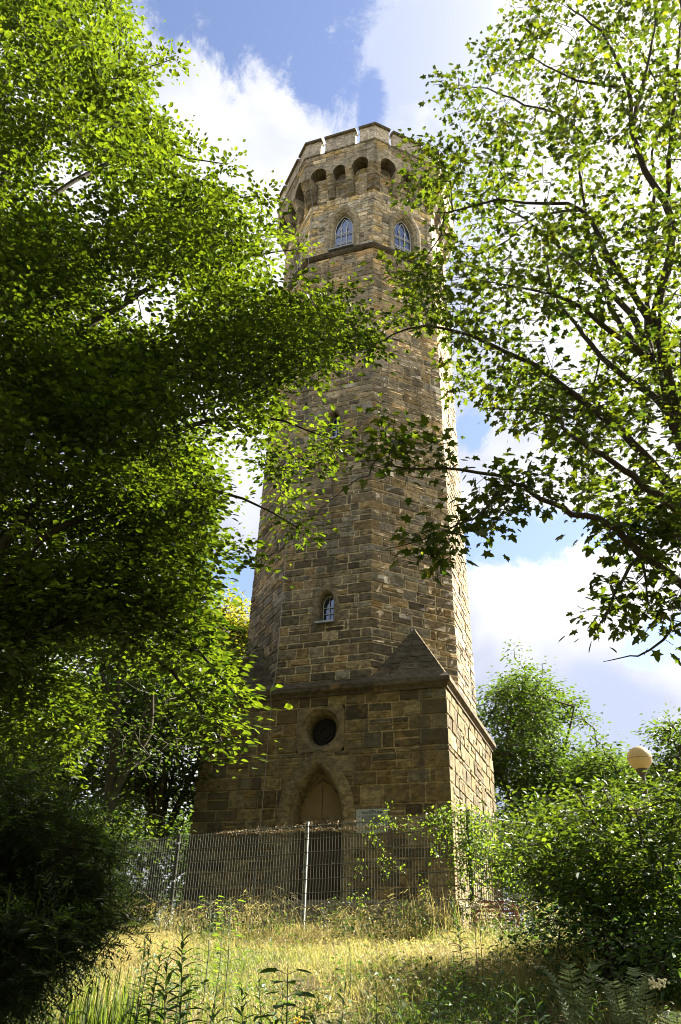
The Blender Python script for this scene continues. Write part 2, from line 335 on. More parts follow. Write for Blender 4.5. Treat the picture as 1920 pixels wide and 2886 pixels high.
def surround(mb, F, rf, u, hw, z0, zs, za, prof, col, seed=0, n=9, dl=1.0):
    """sweep a moulding profile [(offset outward, depth proud)] round an arched opening"""
    rd = random.Random(seed); O = [outline(u, hw, z0, zs, za, o, n) for o, d in prof]; m = len(O[0])
    seg = [shade(col, rd.uniform(.75, 1.15)) for _ in range(m)]
    for i in range(len(prof)-1):
        for k in range(m-1):
            q = [(O[i][k], prof[i][1]), (O[i][k+1], prof[i][1]), (O[i+1][k+1], prof[i+1][1]), (O[i+1][k], prof[i+1][1])]
            mb.add([F(rf(z)+d, uu, z) for (uu, z), d in q], [(0, 3, 2, 1)], seg[k//3])
def arched_plate(mb, F, r, u, hw, z0, zs, za, n=9):
    P = outline(u, hw, z0, zs, za, 0, n); mb.add([F(r, a, z) for a, z in P], [tuple(range(len(P)))[::-1]])
def band(mb, n, prof, cols=None, seed=0, per=3):
    """ring moulding round an n-gon: prof [(apothem, z)] from bottom to top"""
    rd = random.Random(seed); tg = math.tan(math.pi/n)
    for k in range(n):
        F = face_fn(n, k)
        for s_ in range(per):
            c = shade(cols or (.12, .10, .075), rd.uniform(.7, 1.25))
            for i in range(len(prof)-1):
                (r0, z0), (r1, z1) = prof[i], prof[i+1]; f0, f1 = -1+2*s_/per, -1+2*(s_+1)/per
                mb.add([F(r0, f0*r0*tg, z0), F(r0, f1*r0*tg, z0), F(r1, f1*r1*tg, z1), F(r1, f0*r1*tg, z1)], [(0, 1, 2, 3)], c)

tower = thing('stone_tower', (0, 0, 0), 'tall weathered sandstone tower with octagonal shaft, square base and battlements', 'tower')
rb = lambda z: A+.03*(1-z/Hb)
HC = Hb+.42; HS = 19.85
SHD = lambda z: 1.0
rs = lambda z: 3.0+(2.84-3.0)*(z-HC)/(HS-HC)
# base: door, round window
dz_s, dz_a, dhw = 1.62, 2.98, .78       # outline used to cut the masonry
door_op = Op(0, -.95, dz_a, arch_half(dhw, dz_s, dz_a, -.95))
rose_op = Op(.03, 3.10, 4.16, lambda z: .60 if 3.10-1e-4 <= z <= 4.16+1e-4 else None)
mb = MB()
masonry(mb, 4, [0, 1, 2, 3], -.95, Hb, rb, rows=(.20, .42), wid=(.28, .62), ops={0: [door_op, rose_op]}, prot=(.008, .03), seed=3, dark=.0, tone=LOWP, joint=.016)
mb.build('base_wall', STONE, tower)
mb = MB(); band(mb, 4, [(A+.03, -1.1), (A+.16, -1.1), (A+.16, -.14), (A+.06, .0)], (.15, .13, .09), 5, 7); mb.build('plinth', STONE, tower)
mb = MB(); band(mb, 4, [(A, Hb-.001), (A+.05, Hb), (A+.06, Hb+.06), (A+.14, Hb+.13), (A+.14, Hb+.24), (3.02, HC), (2.6, HC+.02)], (.075, .062, .040), 6, 7); mb.build('cornice', STONE, tower)
# doorway
F0 = face_fn(4, 0); mb = MB(); r0 = lambda z: A+.015
surround(mb, F0, r0, 0, .64, -.9, 1.62, 2.80, [(.30, -.02), (.30, .035), (.27, .045), (.06, .045), (.0, .0), (-.05, -.12), (-.07, -.30), (-.10, -.42)], (.17, .14, .075), 4, 11)
dn = mb.build('door_surround', STONE, tower)
door = MB(); r_d = A-.38
arched_plate(door, F0, r_d, 0, .58, -.3, 1.70, 2.70, 11)
rt_ = MB(); rt_.tube([F0(r_d+.005, a, z) for a, z in outline(0, .50, 1.72, 1.76, 2.55, 0, 9)], .022, 6, col=(.15, .115, .065)); rt_.box((0, -(r_d+.004), 2.1), (.012, .012, .75), col=(.07, .055, .03)); rt_.build('arch_moulding', STONE, tower)
dobj = door.build('tympanum', m_plain('tympanum_stone', (.17, .125, .065), .9, nz=2.5, amt=.4, bmp=.3), tower)
mb = MB(); mb.box((0, -(r_d+.015), 1.66), (1.02, .05, .10), col=(.16, .13, .08)); mb.box((0, -(r_d+.01), 1.50), (1.0, .04, .2), col=(.08, .065, .045)); mb.build('lintel', STONE, tower)
mb = MB()
for i in range(6): mb.box((-.40+.16*i, -(r_d+.02), .30), (.152, .045, 2.2))
wd = mb.build('door', WOODD, tower)
mb = MB(); mb.sphere((.33, -(r_d+.075), .75), .03, 10, 6); mb.tube([(.33, -(r_d+.04), .75), (.33, -(r_d+.07), .75)], .012); mb.build('handle', ZINC, wd)
# round window panel
mb = MB(); N = 40; cu, cz = .035, 3.635
def circ(r, d): return [F0(r0(0)+d, cu+r*math.sin(2*math.pi*i/N), cz+r*math.cos(2*math.pi*i/N)) for i in range(N)]
sq = []
for i in range(N):
    a = 2*math.pi*i/N; s_, c_ = math.sin(a), math.cos(a); k = min(.60/max(abs(s_), 1e-6), .53/max(abs(c_), 1e-6)); sq.append(F0(r0(0)+.012, .03+s_*k, 3.63+c_*k))
rings = [sq, circ(.475, .012), circ(.455, -.04), circ(.40, -.075), circ(.375, -.09), circ(.34, -.20), circ(.335, -.42)]
for q in range(len(rings)-1):
    for i in range(N):
        j = (i+1) % N; c = shade((.15, .12, .065), [1, 1.1, .9, 1.05][(i*4//N+q) % 4]*(1 if q < 3 else .85)); mb.add([rings[q][i], rings[q][j], rings[q+1][j], rings[q+1][i]], [(3, 2, 1, 0)], c)
rose = mb.build('round_window', STONE, tower)
mb = MB(); mb.add(circ(.336, -.36), [tuple(range(N))[::-1]]); mb.build('pane', DARKIN, rose)
for q_ in (.30, .21, .12):
    mb = MB(); mb.tube([F0(r0(0)-.345, cu+q_*math.sin(2*math.pi*i/24), cz+q_*math.cos(2*math.pi*i/24)) for i in range(25)], .016, 6); mb.build('tracery_ring', DARKIN, rose)
# corner broaches
for k in range(4):
    a = -math.pi/4+k*math.pi/2; n_ = np.array([math.cos(a), math.sin(a), 0]); t_ = np.array([-math.sin(a), math.cos(a), 0])
    ra = rs(6.25)+.02; apex = n_*ra+np.array([0, 0, 6.28]); c = A+.02; zc = Hb+.33
    corner = np.array([math.copysign(c, n_[0]), math.copysign(c, n_[1]), zc]); r_b = rs(HC)-.005
    L = n_*r_b-t_*(r_b*T8)+np.array([0, 0, HC-.02]); Rr = n_*r_b+t_*(r_b*T8)+np.array([0, 0, HC-.02])
    # foot of the pyramid runs out to the corner along both base faces
    mb = MB(); rd = random.Random(20+k)
    for P0, P1 in ((L, corner), (corner, Rr)):
        nrw = 8
        for i in range(nrw):
            f0, f1 = i/nrw, (i+1)/nrw
            a0, b0 = P0+(apex-P0)*f0, P1+(apex-P1)*f0; a1, b1 = P0+(apex-P0)*f1, P1+(apex-P1)*f1
            nn = np.cross(P1-P0, apex-P0); nn = nn/np.linalg.norm(nn)*.018
            nb = max(1, int(3-3*f0)+1)
            mb.add([a0, b0, b1, a1], [(0, 1, 2, 3)], (.12, .10, .06))
            for j in range(nb):
                g0, g1 = j/nb+.008, (j+1)/nb-.008; off = rd.uniform(.6, 1.3)
                p = [a0+(b0-a0)*g0, a0+(b0-a0)*g1, a1+(b1-a1)*g1, a1+(b1-a1)*g0]; up = (apex-(P0+P1)/2); up = up/np.linalg.norm(up)*.008
                q = [p[0]+up+nn*off, p[1]+up+nn*off, p[2]-up+nn*off, p[3]-up+nn*off]
                mb.add(p+q, [(4, 5, 6, 7), (0, 1, 5, 4), (1, 2, 6, 5), (2, 3, 7, 6), (3, 0, 4, 7)], shade((.066, .056, .037), rd.uniform(.65, 1.35)))
    mb.tube([corner+np.array([0, 0, .01]), apex], [.022, .015], 5, col=(.30, .25, .16))
    mb.build('broach', STONE, tower)
# shaft
low = [(6.34, 6.42, 6.98, 7.32, .21), (12.2, 12.3, 12.9, 13.22, .19)]
def win_ops(hw, z0, zs, za, off=.1): return Op(.03, z0, za+off*1.12, arch_half(hw+off, zs, za+off*1.12, z0))
ops = {0: [win_ops(.20, 6.36, 6.95, 7.25), win_ops(.17, 12.1, 12.85, 13.12)], 4: [win_ops(.20, 9.2, 9.8, 10.1), win_ops(.17, 15, 15.7, 16)]}
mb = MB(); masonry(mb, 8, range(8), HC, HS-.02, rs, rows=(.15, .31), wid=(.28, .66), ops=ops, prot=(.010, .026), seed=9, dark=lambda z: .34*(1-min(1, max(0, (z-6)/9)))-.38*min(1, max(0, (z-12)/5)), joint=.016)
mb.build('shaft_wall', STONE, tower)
def small_window(F, zb, hw, zs, za, name='slit_window'):
    mb = MB(); surround(mb, F, rs, .03, hw, zb, zs, za, [(.16, -.01), (.16, .03), (.03, .03), (0, -.02), (-.02, -.22), (-.03, -.36)], (.20, .17, .11), 3, 7)
    w = mb.build(name, STONE, tower); r = rs(zb)-.30; g = MB(); arched_plate(g, F, r, .03, hw-.02, zb, zs, za-.03, 7); g.build('pane', GLASS, w)
    f = MB(); h = hw-.03; a = F(0, 1, 0); ax = ((a[0], a[1], 0), (a[1], -a[0], 0), (0, 0, 1))
    O = outline(.03, h, zb+.02, zs, za-.05, 0, 7); f.tube([F(r+.03, u, z) for u, z in O], .014, 4)
    f.box(F(r+.03, .03, (zb+za)/2-.03), (.016, .02, za-zb-.05), ax)
    for q in (.25, .5, .75): f.box(F(r+.03, .03, zb+(zs-zb)*q*1.15), (h*2, .016, .016), ax)
    f.build('frame', WHITEP, w)
    s_ = MB(); s_.box(F(rs(zb)+.0, .03, zb-.02), (hw*2+.10, .24, .045), ax); s_.build('sill', ZINC, w)
for k in (0, 4):
    F = face_fn(8, k); z = 0 if k == 0 else 2.85
    small_window(F, 6.36+z, .20, 6.95+z, 7.25+z); small_window(F, 12.1+z+(.05 if k else 0), .17, 12.85+z, 13.12+z)
# string course
mb = MB(); band(mb, 8, [(2.83, HS-.04), (2.90, HS-.03), (2.95, HS+.03), (2.97, HS+.12), (2.86, HS+.24), (2.82, HS+.25)], (.075, .064, .045), 8, 3); mb.build('string_course', STONE, tower)
ru = lambda z: 2.845
UZ0, UZS, UZA, UHW = HS+.22, 21.28, 22.06, .385
uop = {k: [Op(0.06, UZ0, UZA+.22, arch_half(UHW+.18, UZS, UZA+.22, UZ0))] for k in range(8)}
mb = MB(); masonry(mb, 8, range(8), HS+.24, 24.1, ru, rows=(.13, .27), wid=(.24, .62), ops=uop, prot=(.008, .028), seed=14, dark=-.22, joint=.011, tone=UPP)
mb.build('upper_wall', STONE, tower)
for k in range(8):
    F = face_fn(8, k); a = F(0, 1, 0); ax = ((a[0], a[1], 0), (a[1], -a[0], 0), (0, 0, 1))
    mb = MB(); surround(mb, F, ru, .06, UHW, UZ0, UZS, UZA, [(.25, -.01), (.25, .05), (.20, .055), (.10, .055), (.07, .02), (.0, -.02), (-.03, -.10), (-.05, -.26)], (.33, .29, .20), 30+k, 9)
    w = mb.build('arched_window', STONE, tower); r = 2.845-.20
    g = MB(); arched_plate(g, F, r, .06, UHW-.02, UZ0, UZS, UZA-.04, 9); g.build('pane', GLASS, w)
    f = MB(); O = outline(.06, UHW-.06, UZ0+.05, UZS, UZA-.09, 0, 9); f.tube([F(r+.03, u, z) for u, z in O], .015, 4)
    for du in (-.1, .1): f.box(F(r+.03, .06+du*.95, (UZ0+UZS)/2+.06), (.018, .03, UZS-UZ0+.15), ax)
    O = outline(.06, .15, UZS, UZS+.02, UZA-.22, 0, 6); f.tube([F(r+.03, u, z) for u, z in O], .011, 4)
    for q in (.07, .42, .47, .80, .86): f.box(F(r+.035, .06, UZ0+(UZS-UZ0)*q), (UHW*2-.1, .02, .013), ax)
    f.box(F(r+.03, .06, UZ0+.04), (UHW*2-.08, .04, .05), ax); f.build('frame', WHITEP, w)
    s_ = MB(); s_.box(F(2.845-.02, .06, UZ0+.015), (UHW*2+.12, .36, .04), ax); s_.build('sill', ZINC, w)
# corbels
r4 = 3.26; ZC0, ZC1, ZC2, ZA, ZB = 22.78, 23.36, 23.80, 24.22, 24.52
def corbel(F, u, w, col, ang=None):
    # two stepped stones, each with a hollow underside; profile (apothem,z)
    mb = MB()
    for pr, c in ((((2.84, ZC0), (2.96, ZC0+.04), (2.99, ZC0+.22), (3.09, ZC0+.36), (3.09, ZC1-.02), (2.84, ZC1-.02)), 1.0), (((2.84, ZC1), (3.11, ZC1), (3.13, ZC1+.08), (3.20, ZC1+.20), (3.24, ZC1+.24), (3.24, ZC2-.12), (3.30, ZC2-.09), (3.30, ZC2), (2.84, ZC2)), .85)):
        n = len(pr); h = w/2
        if ang is None: vs = [F(r, u-h, z) for r, z in pr]+[F(r, u+h, z) for r, z in pr]; fs = [(i, i+n, (i+1) % n+n, (i+1) % n) for i in range(n)]+[tuple(range(n)), tuple(range(n, 2*n))[::-1]]
        else:       # wraps the corner of the octagon
            F2 = ang; vs = [F(r, r*T8-h, z) for r, z in pr]+[F(r, r*T8, z) for r, z in pr]+[F2(r, -r*T8+h, z) for r, z in pr]
            fs = [(i+q*n, i+n+q*n, (i+1) % n+n+q*n, (i+1) % n+q*n) for q in (0, 1) for i in range(n)]+[tuple(range(n)), tuple(range(2*n, 3*n))[::-1]]
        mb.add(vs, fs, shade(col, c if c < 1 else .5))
    return mb.build('corbel', STONE, tower)
rdc = random.Random(5)
for k in range(8):
    F = face_fn(8, k); F2 = face_fn(8, (k+1) % 8)
    for u in (-.36, .36): corbel(F, u, .25, shade((.36, .32, .24), rdc.uniform(.8, 1.15)))
    corbel(F, 0, .50, shade((.30, .26, .19), rdc.uniform(.75, 1.1)), F2)
# arches between the corbels: skin with three arched cuts per face + soffits
mb = MB(); hwf = r4*T8
for k in range(8):
    F = face_fn(8, k)
    edges = [(-hwf+.24, -.485), (-.235, .235), (.485, hwf-.24)]
    us = [-hwf]; zb = [ZC2]; soff = []
    for (a, b) in edges:
        c, h = (a+b)/2, (b-a)/2; f = arch_half(h, ZC2, ZC2+h*1.35, ZC2-1); pts = []
        for i in range(13):
            x = -h*math.cos(math.pi*i/12); Rr = h*1.35
            z = ZC2+Rr*math.sqrt(max(0, 1-(abs(x)/h)**1.9)) if 0 < i < 12 else ZC2
            pts.append((c+x, z))
        us += [p[0] for p in pts]; zb += [p[1] for p in pts]; soff.append(pts)
    us.append(hwf); zb.append(ZC2)
    for i in range(len(us)-1):
        c = shade((.33, .30, .23), .85+.25*((k*7+i//7) % 3)/2)
        mb.add([F(r4, us[i], zb[i]), F(r4, us[i+1], zb[i+1]), F(r4, us[i+1], ZB), F(r4, us[i], ZB)], [(0, 1, 2, 3)], c)
    for pts in soff:
        for i in range(len(pts)-1):
            (a, za), (b, zb_) = pts[i], pts[i+1]; mb.add([F(r4, a, za), F(r4, b, zb_), F(2.83, b, zb_-.04), F(2.83, a, za-.04)], [(3, 2, 1, 0)], (.10, .085, .06))  # soffits coloured darker to deepen the shadow under the arches
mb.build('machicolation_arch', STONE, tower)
mb = MB(); masonry(mb, 8, range(8), ZB, 25.0, lambda z: r4, rows=(.15, .26), wid=(.28, .7), prot=(.006, .025), seed=33, dark=-.05, joint=.009, tone=UPP); mb.build('parapet_wall', STONE, tower)
mb = MB()
for k in range(8):       # inside of the parapet and the roof deck
    F = face_fn(8, k); ri = 3.07
    mb.add([F(ri, ri*T8, 24.6), F(ri, -ri*T8, 24.6), F(ri, -ri*T8, 25.02), F(ri, ri*T8, 25.02)], [(0, 1, 2, 3)], (.25, .22, .16))
    mb.add([F(ri, ri*T8, 25.02), F(ri, -ri*T8, 25.02), F(r4+.03, -(r4+.03)*T8, 25.0), F(r4+.03, (r4+.03)*T8, 25.0)], [(0, 1, 2, 3)], (.12, .10, .08))
mb.add([face_fn(8, k)(3.08, -3.08*T8, 24.65) for k in range(8)], [tuple(range(8))], (.2, .19, .17)); mb.build('roof_deck', STONE, tower)
# merlons with sloping copings
rdm = random.Random(8)
def merlon(parts):
    m1 = MB(); m2 = MB(); col = shade((.50, .46, .38), rdm.uniform(.75, 1.15))
    for F, u0, u1, e0, e1 in parts:      # e: True when the end is the octagon's corner (mitred)
        def U(r, z=0): return (-r*T8 if e0 else u0), (r*T8 if e1 else u1)
        def slab(mm, pr, col):
            vs = []; n = len(pr)
            for side in (0, 1): vs += [F(r, (U(r)[side] if (e0, e1)[side] else U(r)[side]+(x if side else -x)), z) for r, z, x in pr]
            fs = [(i, i+n, (i+1) % n+n, (i+1) % n) for i in range(n)]
            if not e0: fs.append(tuple(range(n)))
            if not e1: fs.append(tuple(range(n, 2*n))[::-1])
            mm.add(vs, fs, col)
        slab(m1, [(r4+.0, 25.0, 0), (r4+.0, 25.82, 0), (3.07, 25.82, 0), (3.07, 25.0, 0)], col)
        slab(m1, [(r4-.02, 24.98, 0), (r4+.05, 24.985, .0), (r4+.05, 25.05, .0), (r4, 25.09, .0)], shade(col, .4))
        slab(m2, [(r4+.08, 25.82, .03), (r4+.09, 25.90, .03), (r4-.06, 26.0, .03), (3.08, 26.03, .03), (3.02, 25.95, .03), (3.03, 25.82, .03)], (.10, .09, .07))
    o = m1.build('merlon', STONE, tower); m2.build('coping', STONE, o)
for k in range(8):
    F = face_fn(8, k); F2 = face_fn(8, (k+1) % 8)
    merlon([(F, -.585, .585, False, False)]); merlon([(F, hwf-.585, 0, False, True), (F2, 0, -hwf+.585, True, False)])
# thin safety rail seen in the crenels
mb = MB()
for z in (25.72,): mb.tube([face_fn(8, k)(3.14, -3.14*T8, z) for k in range(9)], .018, 5)
mb.build('safety_rail', ZINC, tower)
# lightning conductor
G0 = face_fn(8, 0); pts = []
for z, rr_, u in ((26.05, r4+.09, -1.19), (25.0, r4+.07, -1.17), (24.5, r4+.06, -1.17), (ZC2, r4+.02, -1.16), (ZC0, 2.95, -1.10), (22, 2.92, -1.09), (HS+.3, 2.93, -1.08), (HS+.05, 3.02, -1.09), (HS-.3, 2.92, -1.09), (12.5, 2.99, -1.13), (5.4, 3.07, -1.19), (HC+.05, 3.10, -1.21), (Hb+.2, A+.19, -1.24), (Hb-.15, A+.07, -1.25), (1.9, A+.08, -1.29), (-.5, A+.24, -1.30)):
    pts.append(G0(rr_, u, z))
mb = MB(); mb.tube(pts, .010, 5); lc = mb.build('lightning_conductor', WIRE, tower)
for z in np.arange(5.5, 24, 1.5):
    mb = MB()
    r = np.interp(z, [5.4, 12.5, 19.5, 22, 24], [3.07, 2.99, 2.92, 2.92, 3.2]); u = np.interp(z, [5.4, 12.5, 22], [-1.19, -1.13, -1.09]); mb.box(G0(r-.03, u, z), (.05, .07, .03)); mb.build('bracket', WIRE, lc)

# ------------------------------------------------------------------ sign on the wall
sg = thing('information_sign', (1.325, -(A+.045), 1.3), 'pale grey information board with black lettering on the tower base beside the door', 'sign')
mb = MB(); mb.box((1.325, -(A+.055), 1.545), (.72, .02, .485)); mb.build('plate', SIGNM, sg)
for x in (1.0, 1.65):
    for z in (1.34, 1.75): mb = MB(); mb.tube([(x, -(A+.02), z), (x, -(A+.075), z)], .008, 8); mb.build('screw', ZINC, sg)
def text(body, size, x, z, ext=.001):
    cu = bpy.data.curves.new('lettering', 'FONT'); cu.body = body; cu.size = size; cu.align_x = 'CENTER'; cu.extrude = ext; cu.offset = size*.02
    o = bpy.data.objects.new('tmp', cu); COL.objects.link(o); dg = bpy.context.evaluated_depsgraph_get(); me = bpy.data.meshes.new_from_object(o.evaluated_get(dg)); bpy.data.objects.remove(o)
    vs = [(x+v.co.x, -(A+.0665)-v.co.z, z+v.co.y) for v in me.vertices]; return vs, [tuple(p.vertices) for p in me.polygons]
mb = MB(); mb.add(*text('VINCKETURM', .078, 1.325, 1.685)); mb.box((1.325, -(A+.0668), 1.752), (.12, .002, .010))
rt = random.Random(3)
for i, z in enumerate((1.648, 1.627, 1.606, 1.585, 1.564, 1.543, 1.522, 1.501, 1.480)):
    x = 1.10
    while x < 1.58:
        w = rt.uniform(.02, .075); mb.box((x+w/2, -(A+.0668), z), (w, .002, .009)); x += w+.009
for z, w in ((1.645, .04), (1.44, .04), (1.37, .03)): mb.box((1.04, -(A+.0668), z), (w, .002, .012))
for z, w in ((1.44, .16), (1.395, .30), (1.375, .22)): mb.box((1.18+w/2, -(A+.0668), z), (w, .002, .009))
mb.box((1.63, -(A+.0668), 1.395), (.025, .002, .025)); mb.build('lettering', INK, sg)

# ------------------------------------------------------------------ fence
fence = thing('mesh_fence', (1.59, -7.6, -.9), 'dark green wire mesh fence with thin vertical rods in front of the tower', 'fence')
PST = [(-3.35, -7.2, .52), (-.84, -7.5, .61), (1.59, -7.6, .72), (4.24, -7.46, .84), (5.41, -5.26, .95), (6.60, -3.06, 1.08), (7.75, -.86, 1.2), (8.95, 1.35, 1.3)]
for i in range(len(PST)-1):
    a, b = np.array(PST[i]), np.array(PST[i+1]); d = b-a; L = np.linalg.norm(d[:2]); e = d/L; nrm_ = np.array([-e[1], e[0], 0]); mb = MB()
    a2 = a-nrm_*.035; n = int(L/.05)
    for q in range(n+1):
        p = a2+d*q/n; mb.box((p[0], p[1], p[2]-.80), (.0078, .0078, 1.64), ((e[0]/np.hypot(*e[:2]), e[1]/np.hypot(*e[:2]), 0), tuple(nrm_), (0, 0, 1)))
    for q in range(9):
        for s_ in (-1, 1): mb.tube([a2+nrm_*s_*.007-np.array([0, 0, .015+.2*q]), a2+d+nrm_*s_*.007-np.array([0, 0, .015+.2*q])], .0052, 4)
    mb.build('wire_panel', FENCEG, fence)
for i, p in enumerate(PST):
    mb = MB(); mb.box((p[0], p[1], p[2]-.95), (.06, .04, 2.0)); mb.box((p[0], p[1], p[2]+.055), (.066, .046, .012))
    o = mb.build('post', POSTM if i == 2 else FENCEG, fence)
    if i == 2: o['label'] = 'bright galvanised fence post'
    for z in (.1, .7, 1.3): c = MB(); c.box((p[0], p[1]-.03, p[2]-z), (.07, .03, .03)); c.build('clamp', ZINC, o)

# ------------------------------------------------------------------ trees
def grow(limbs, pts, step=.28, sag=.0, seed=0, upb=.25):
    """limbs: list of [points, r0, r1]; pts: attraction points. returns nodes, parents, chains"""
    nodes = []; par = []; chains = []; tipd = []
    for pl, r0, r1 in limbs:
        P = [np.array(p, float) for p in pl]; ch = []
        # Catmull-Rom resample
        Q = [2*P[0]-P[1]]+P+[2*P[-1]-P[-2]]; out = []
        for i in range(1, len(Q)-2):
            n = max(2, int(np.linalg.norm(Q[i+1]-Q[i])/step))
            for t in range(n):
                t = t/n; a, b, c, d = Q[i-1], Q[i], Q[i+1], Q[i+2]
                out.append(.5*((2*b)+(-a+c)*t+(2*a-5*b+4*c-d)*t*t+(-a+3*b-3*c+d)*t**3))
        out.append(P[-1]); prev = -1
        if nodes:
            A_ = np.array(nodes); dd = np.linalg.norm(A_-out[0], axis=1); j = int(dd.argmin())
            if dd[j] < .6: prev = j
        for i, o in enumerate(out):
            nodes.append(o+np.array([random.gauss(0, .012) for _ in range(3)])); par.append(prev); ch.append(len(nodes)-1); prev = len(nodes)-1
        chains.append((ch, np.linspace(r0, r1, len(ch))))
    nl = len(nodes); ends = []
    cap = nl+len(pts)*14; NA = np.zeros((cap, 3)); NA[:nl] = nodes; cnt = nl; par = par+[0]*(cap-nl)
    D0 = np.array([np.min(((NA[:nl]-p)**2).sum(1)) for p in pts]); order = np.argsort(D0); dirs = np.zeros((cap, 3))
    for i in order:
        p = pts[i]; d2 = ((NA[:cnt]-p)**2).sum(1); j = int(d2.argmin()); dist = math.sqrt(d2[j])
        if dist < .05: ends.append((p, p-NA[j]+1e-3, 0)); continue
        n = min(12, max(1, int(dist/step))); j0 = NA[j].copy(); pd = NA[j]-NA[par[j]] if par[j] >= 0 else np.array([0, 0, 1.]); pd = pd/(np.linalg.norm(pd)+1e-9)
        c1 = j0+pd*dist*.30+np.array([0, 0, upb*dist*.3]); ch = [j]; prev = j
        for q in range(1, n+1):
            t = q/n; b = (1-t)**2*j0+2*t*(1-t)*c1+t*t*p
            if q < n: b = b+rng.normal(0, .02, 3)
            NA[cnt] = b; par[cnt] = prev; prev = cnt; ch.append(cnt); cnt += 1
        chains.append((ch, None)); ends.append((p, NA[ch[-1]]-NA[ch[-2]], dist))
    NA = NA[:cnt]; par = par[:cnt]
    w = np.zeros(cnt); haschild = np.zeros(cnt, bool)
    for k in range(cnt):
        if par[k] >= 0: haschild[par[k]] = True
    w[~haschild] = 1
    for k in range(cnt-1, -1, -1):
        if par[k] >= 0: w[par[k]] += w[k]
    return NA, par, chains, ends, w
def tree(name, base, label, cat, limbs, pts, leafT, lmat, bark, lsize, per, spread, flat=.5, droop=.2, group=None, tipr=.004, pe=.42, seed=0, twig_min=0, tintf=None, step=.28, crownname='crown', trunkname='trunk', stuffleaf=None, sides=5, upb=.25):
    rs_ = np.random.default_rng(seed+100); root = thing(name, tuple(base), label, cat, group)
    limbs = [[a, b_*(1.05 if seed == 2 else 1), c_] for a, b_, c_ in limbs]; NA, par, chains, ends, w = grow(limbs, pts, step, seed=seed, upb=upb); mb = MB()
    for ch, rr in chains:
        if rr is None: r = tipr*np.maximum(w[ch], 1)**pe; r[0] = min(r[0], r[1]*1.25)
        else: r = rr
        mb.tube(NA[ch], list(r), sides if rr is None else 9, caps=False)
    mb.build(trunkname, bark, root, smooth=True)
    E = np.array([e[0] for e in ends]); Dv = nrm(np.array([e[1] for e in ends])); n = len(E)
    k = per; idx = np.repeat(np.arange(n), k); N = len(idx)
    keep = rs_.random(N) < np.repeat(rs_.uniform(.5, 1.0, n), k); idx = idx[keep]; N = len(idx)
    off = rs_.normal(0, 1, (N, 3))*spread; off[:, 2] *= flat
    back = -Dv[idx]*rs_.uniform(-.3, 1.2, (N, 1))*spread*1.6
    P = E[idx]+off*.8+back
    out = nrm(off+Dv[idx]*spread*.7+rs_.normal(0, .3, (N, 3))*spread); out[:, 2] = out[:, 2]*.5-droop*rs_.uniform(.3, 1.6, N)
    Zn = np.stack([rs_.normal(0, .42, N), rs_.normal(0, .42, N), np.ones(N)], 1)
    X, Y, Z = frames(out, Zn)
    tint = np.clip(rs_.normal(.45, .2, N)+(rs_.normal(0, .15, n))[idx], 0, 1)
    if tintf is not None: tint = np.clip(tintf(P, tint, rs_), 0, 1)
    sz = lsize*rs_.uniform(.45, 1.3, N)
    instanced(crownname, leafT[0], leafT[1], P, X, Y, Z, sz, tint, lmat, root)
    return root
def inpoly(px, py, poly):
    c = np.zeros(len(px), bool); n = len(poly)
    for i in range(n):
        (x1, y1), (x2, y2) = poly[i], poly[(i+1) % n]
        if y1 == y2: continue
        m = ((y1 > py) != (y2 > py)) & (px < (x2-x1)*(py-y1)/(y2-y1)+x1); c ^= m
    return c
def region(poly, n, D0, D1, holes=(), seed=0, dens=None, clump=.0):
    """points filling a crown volume: polygon in the 1568-wide view, between two distances"""
    rs_ = np.random.default_rng(seed); P = np.array(poly, float); out = []; x0, y0 = P.min(0); x1, y1 = P.max(0)
    while len(out) < n:
        x = rs_.uniform(x0, x1, 4000); y = rs_.uniform(y0, y1, 4000); k = inpoly(x, y, poly)
        for h in holes:
            pr = .97
            if isinstance(h, tuple): h, pr = h
            k &= ~(inpoly(x, y, h) & (rs_.random(4000) < pr))
        for a, b in zip(x[k], y[k]):
            d = rs_.uniform(D0, D1) if not callable(D0) else D0(a, b, rs_)
            p = ad(a, b, d)
            if clump > 0:
                q = p*1.15; s_ = math.sin(q[0]*1.9+q[2]*1.1)+math.sin(q[1]*2.1-q[2]*1.7+1)+math.sin(q[2]*4.2+q[0]*1.2+2)
                if s_ < rs_.uniform(-3, 3)*(1-clump)-.6*clump: continue
            if p[2] < hgt(p[0], p[1])+.1: continue
            out.append(p)
            if len(out) >= n: break
    return np.array(out)
def limb_ad(l): return [ad(*p) for p in l]

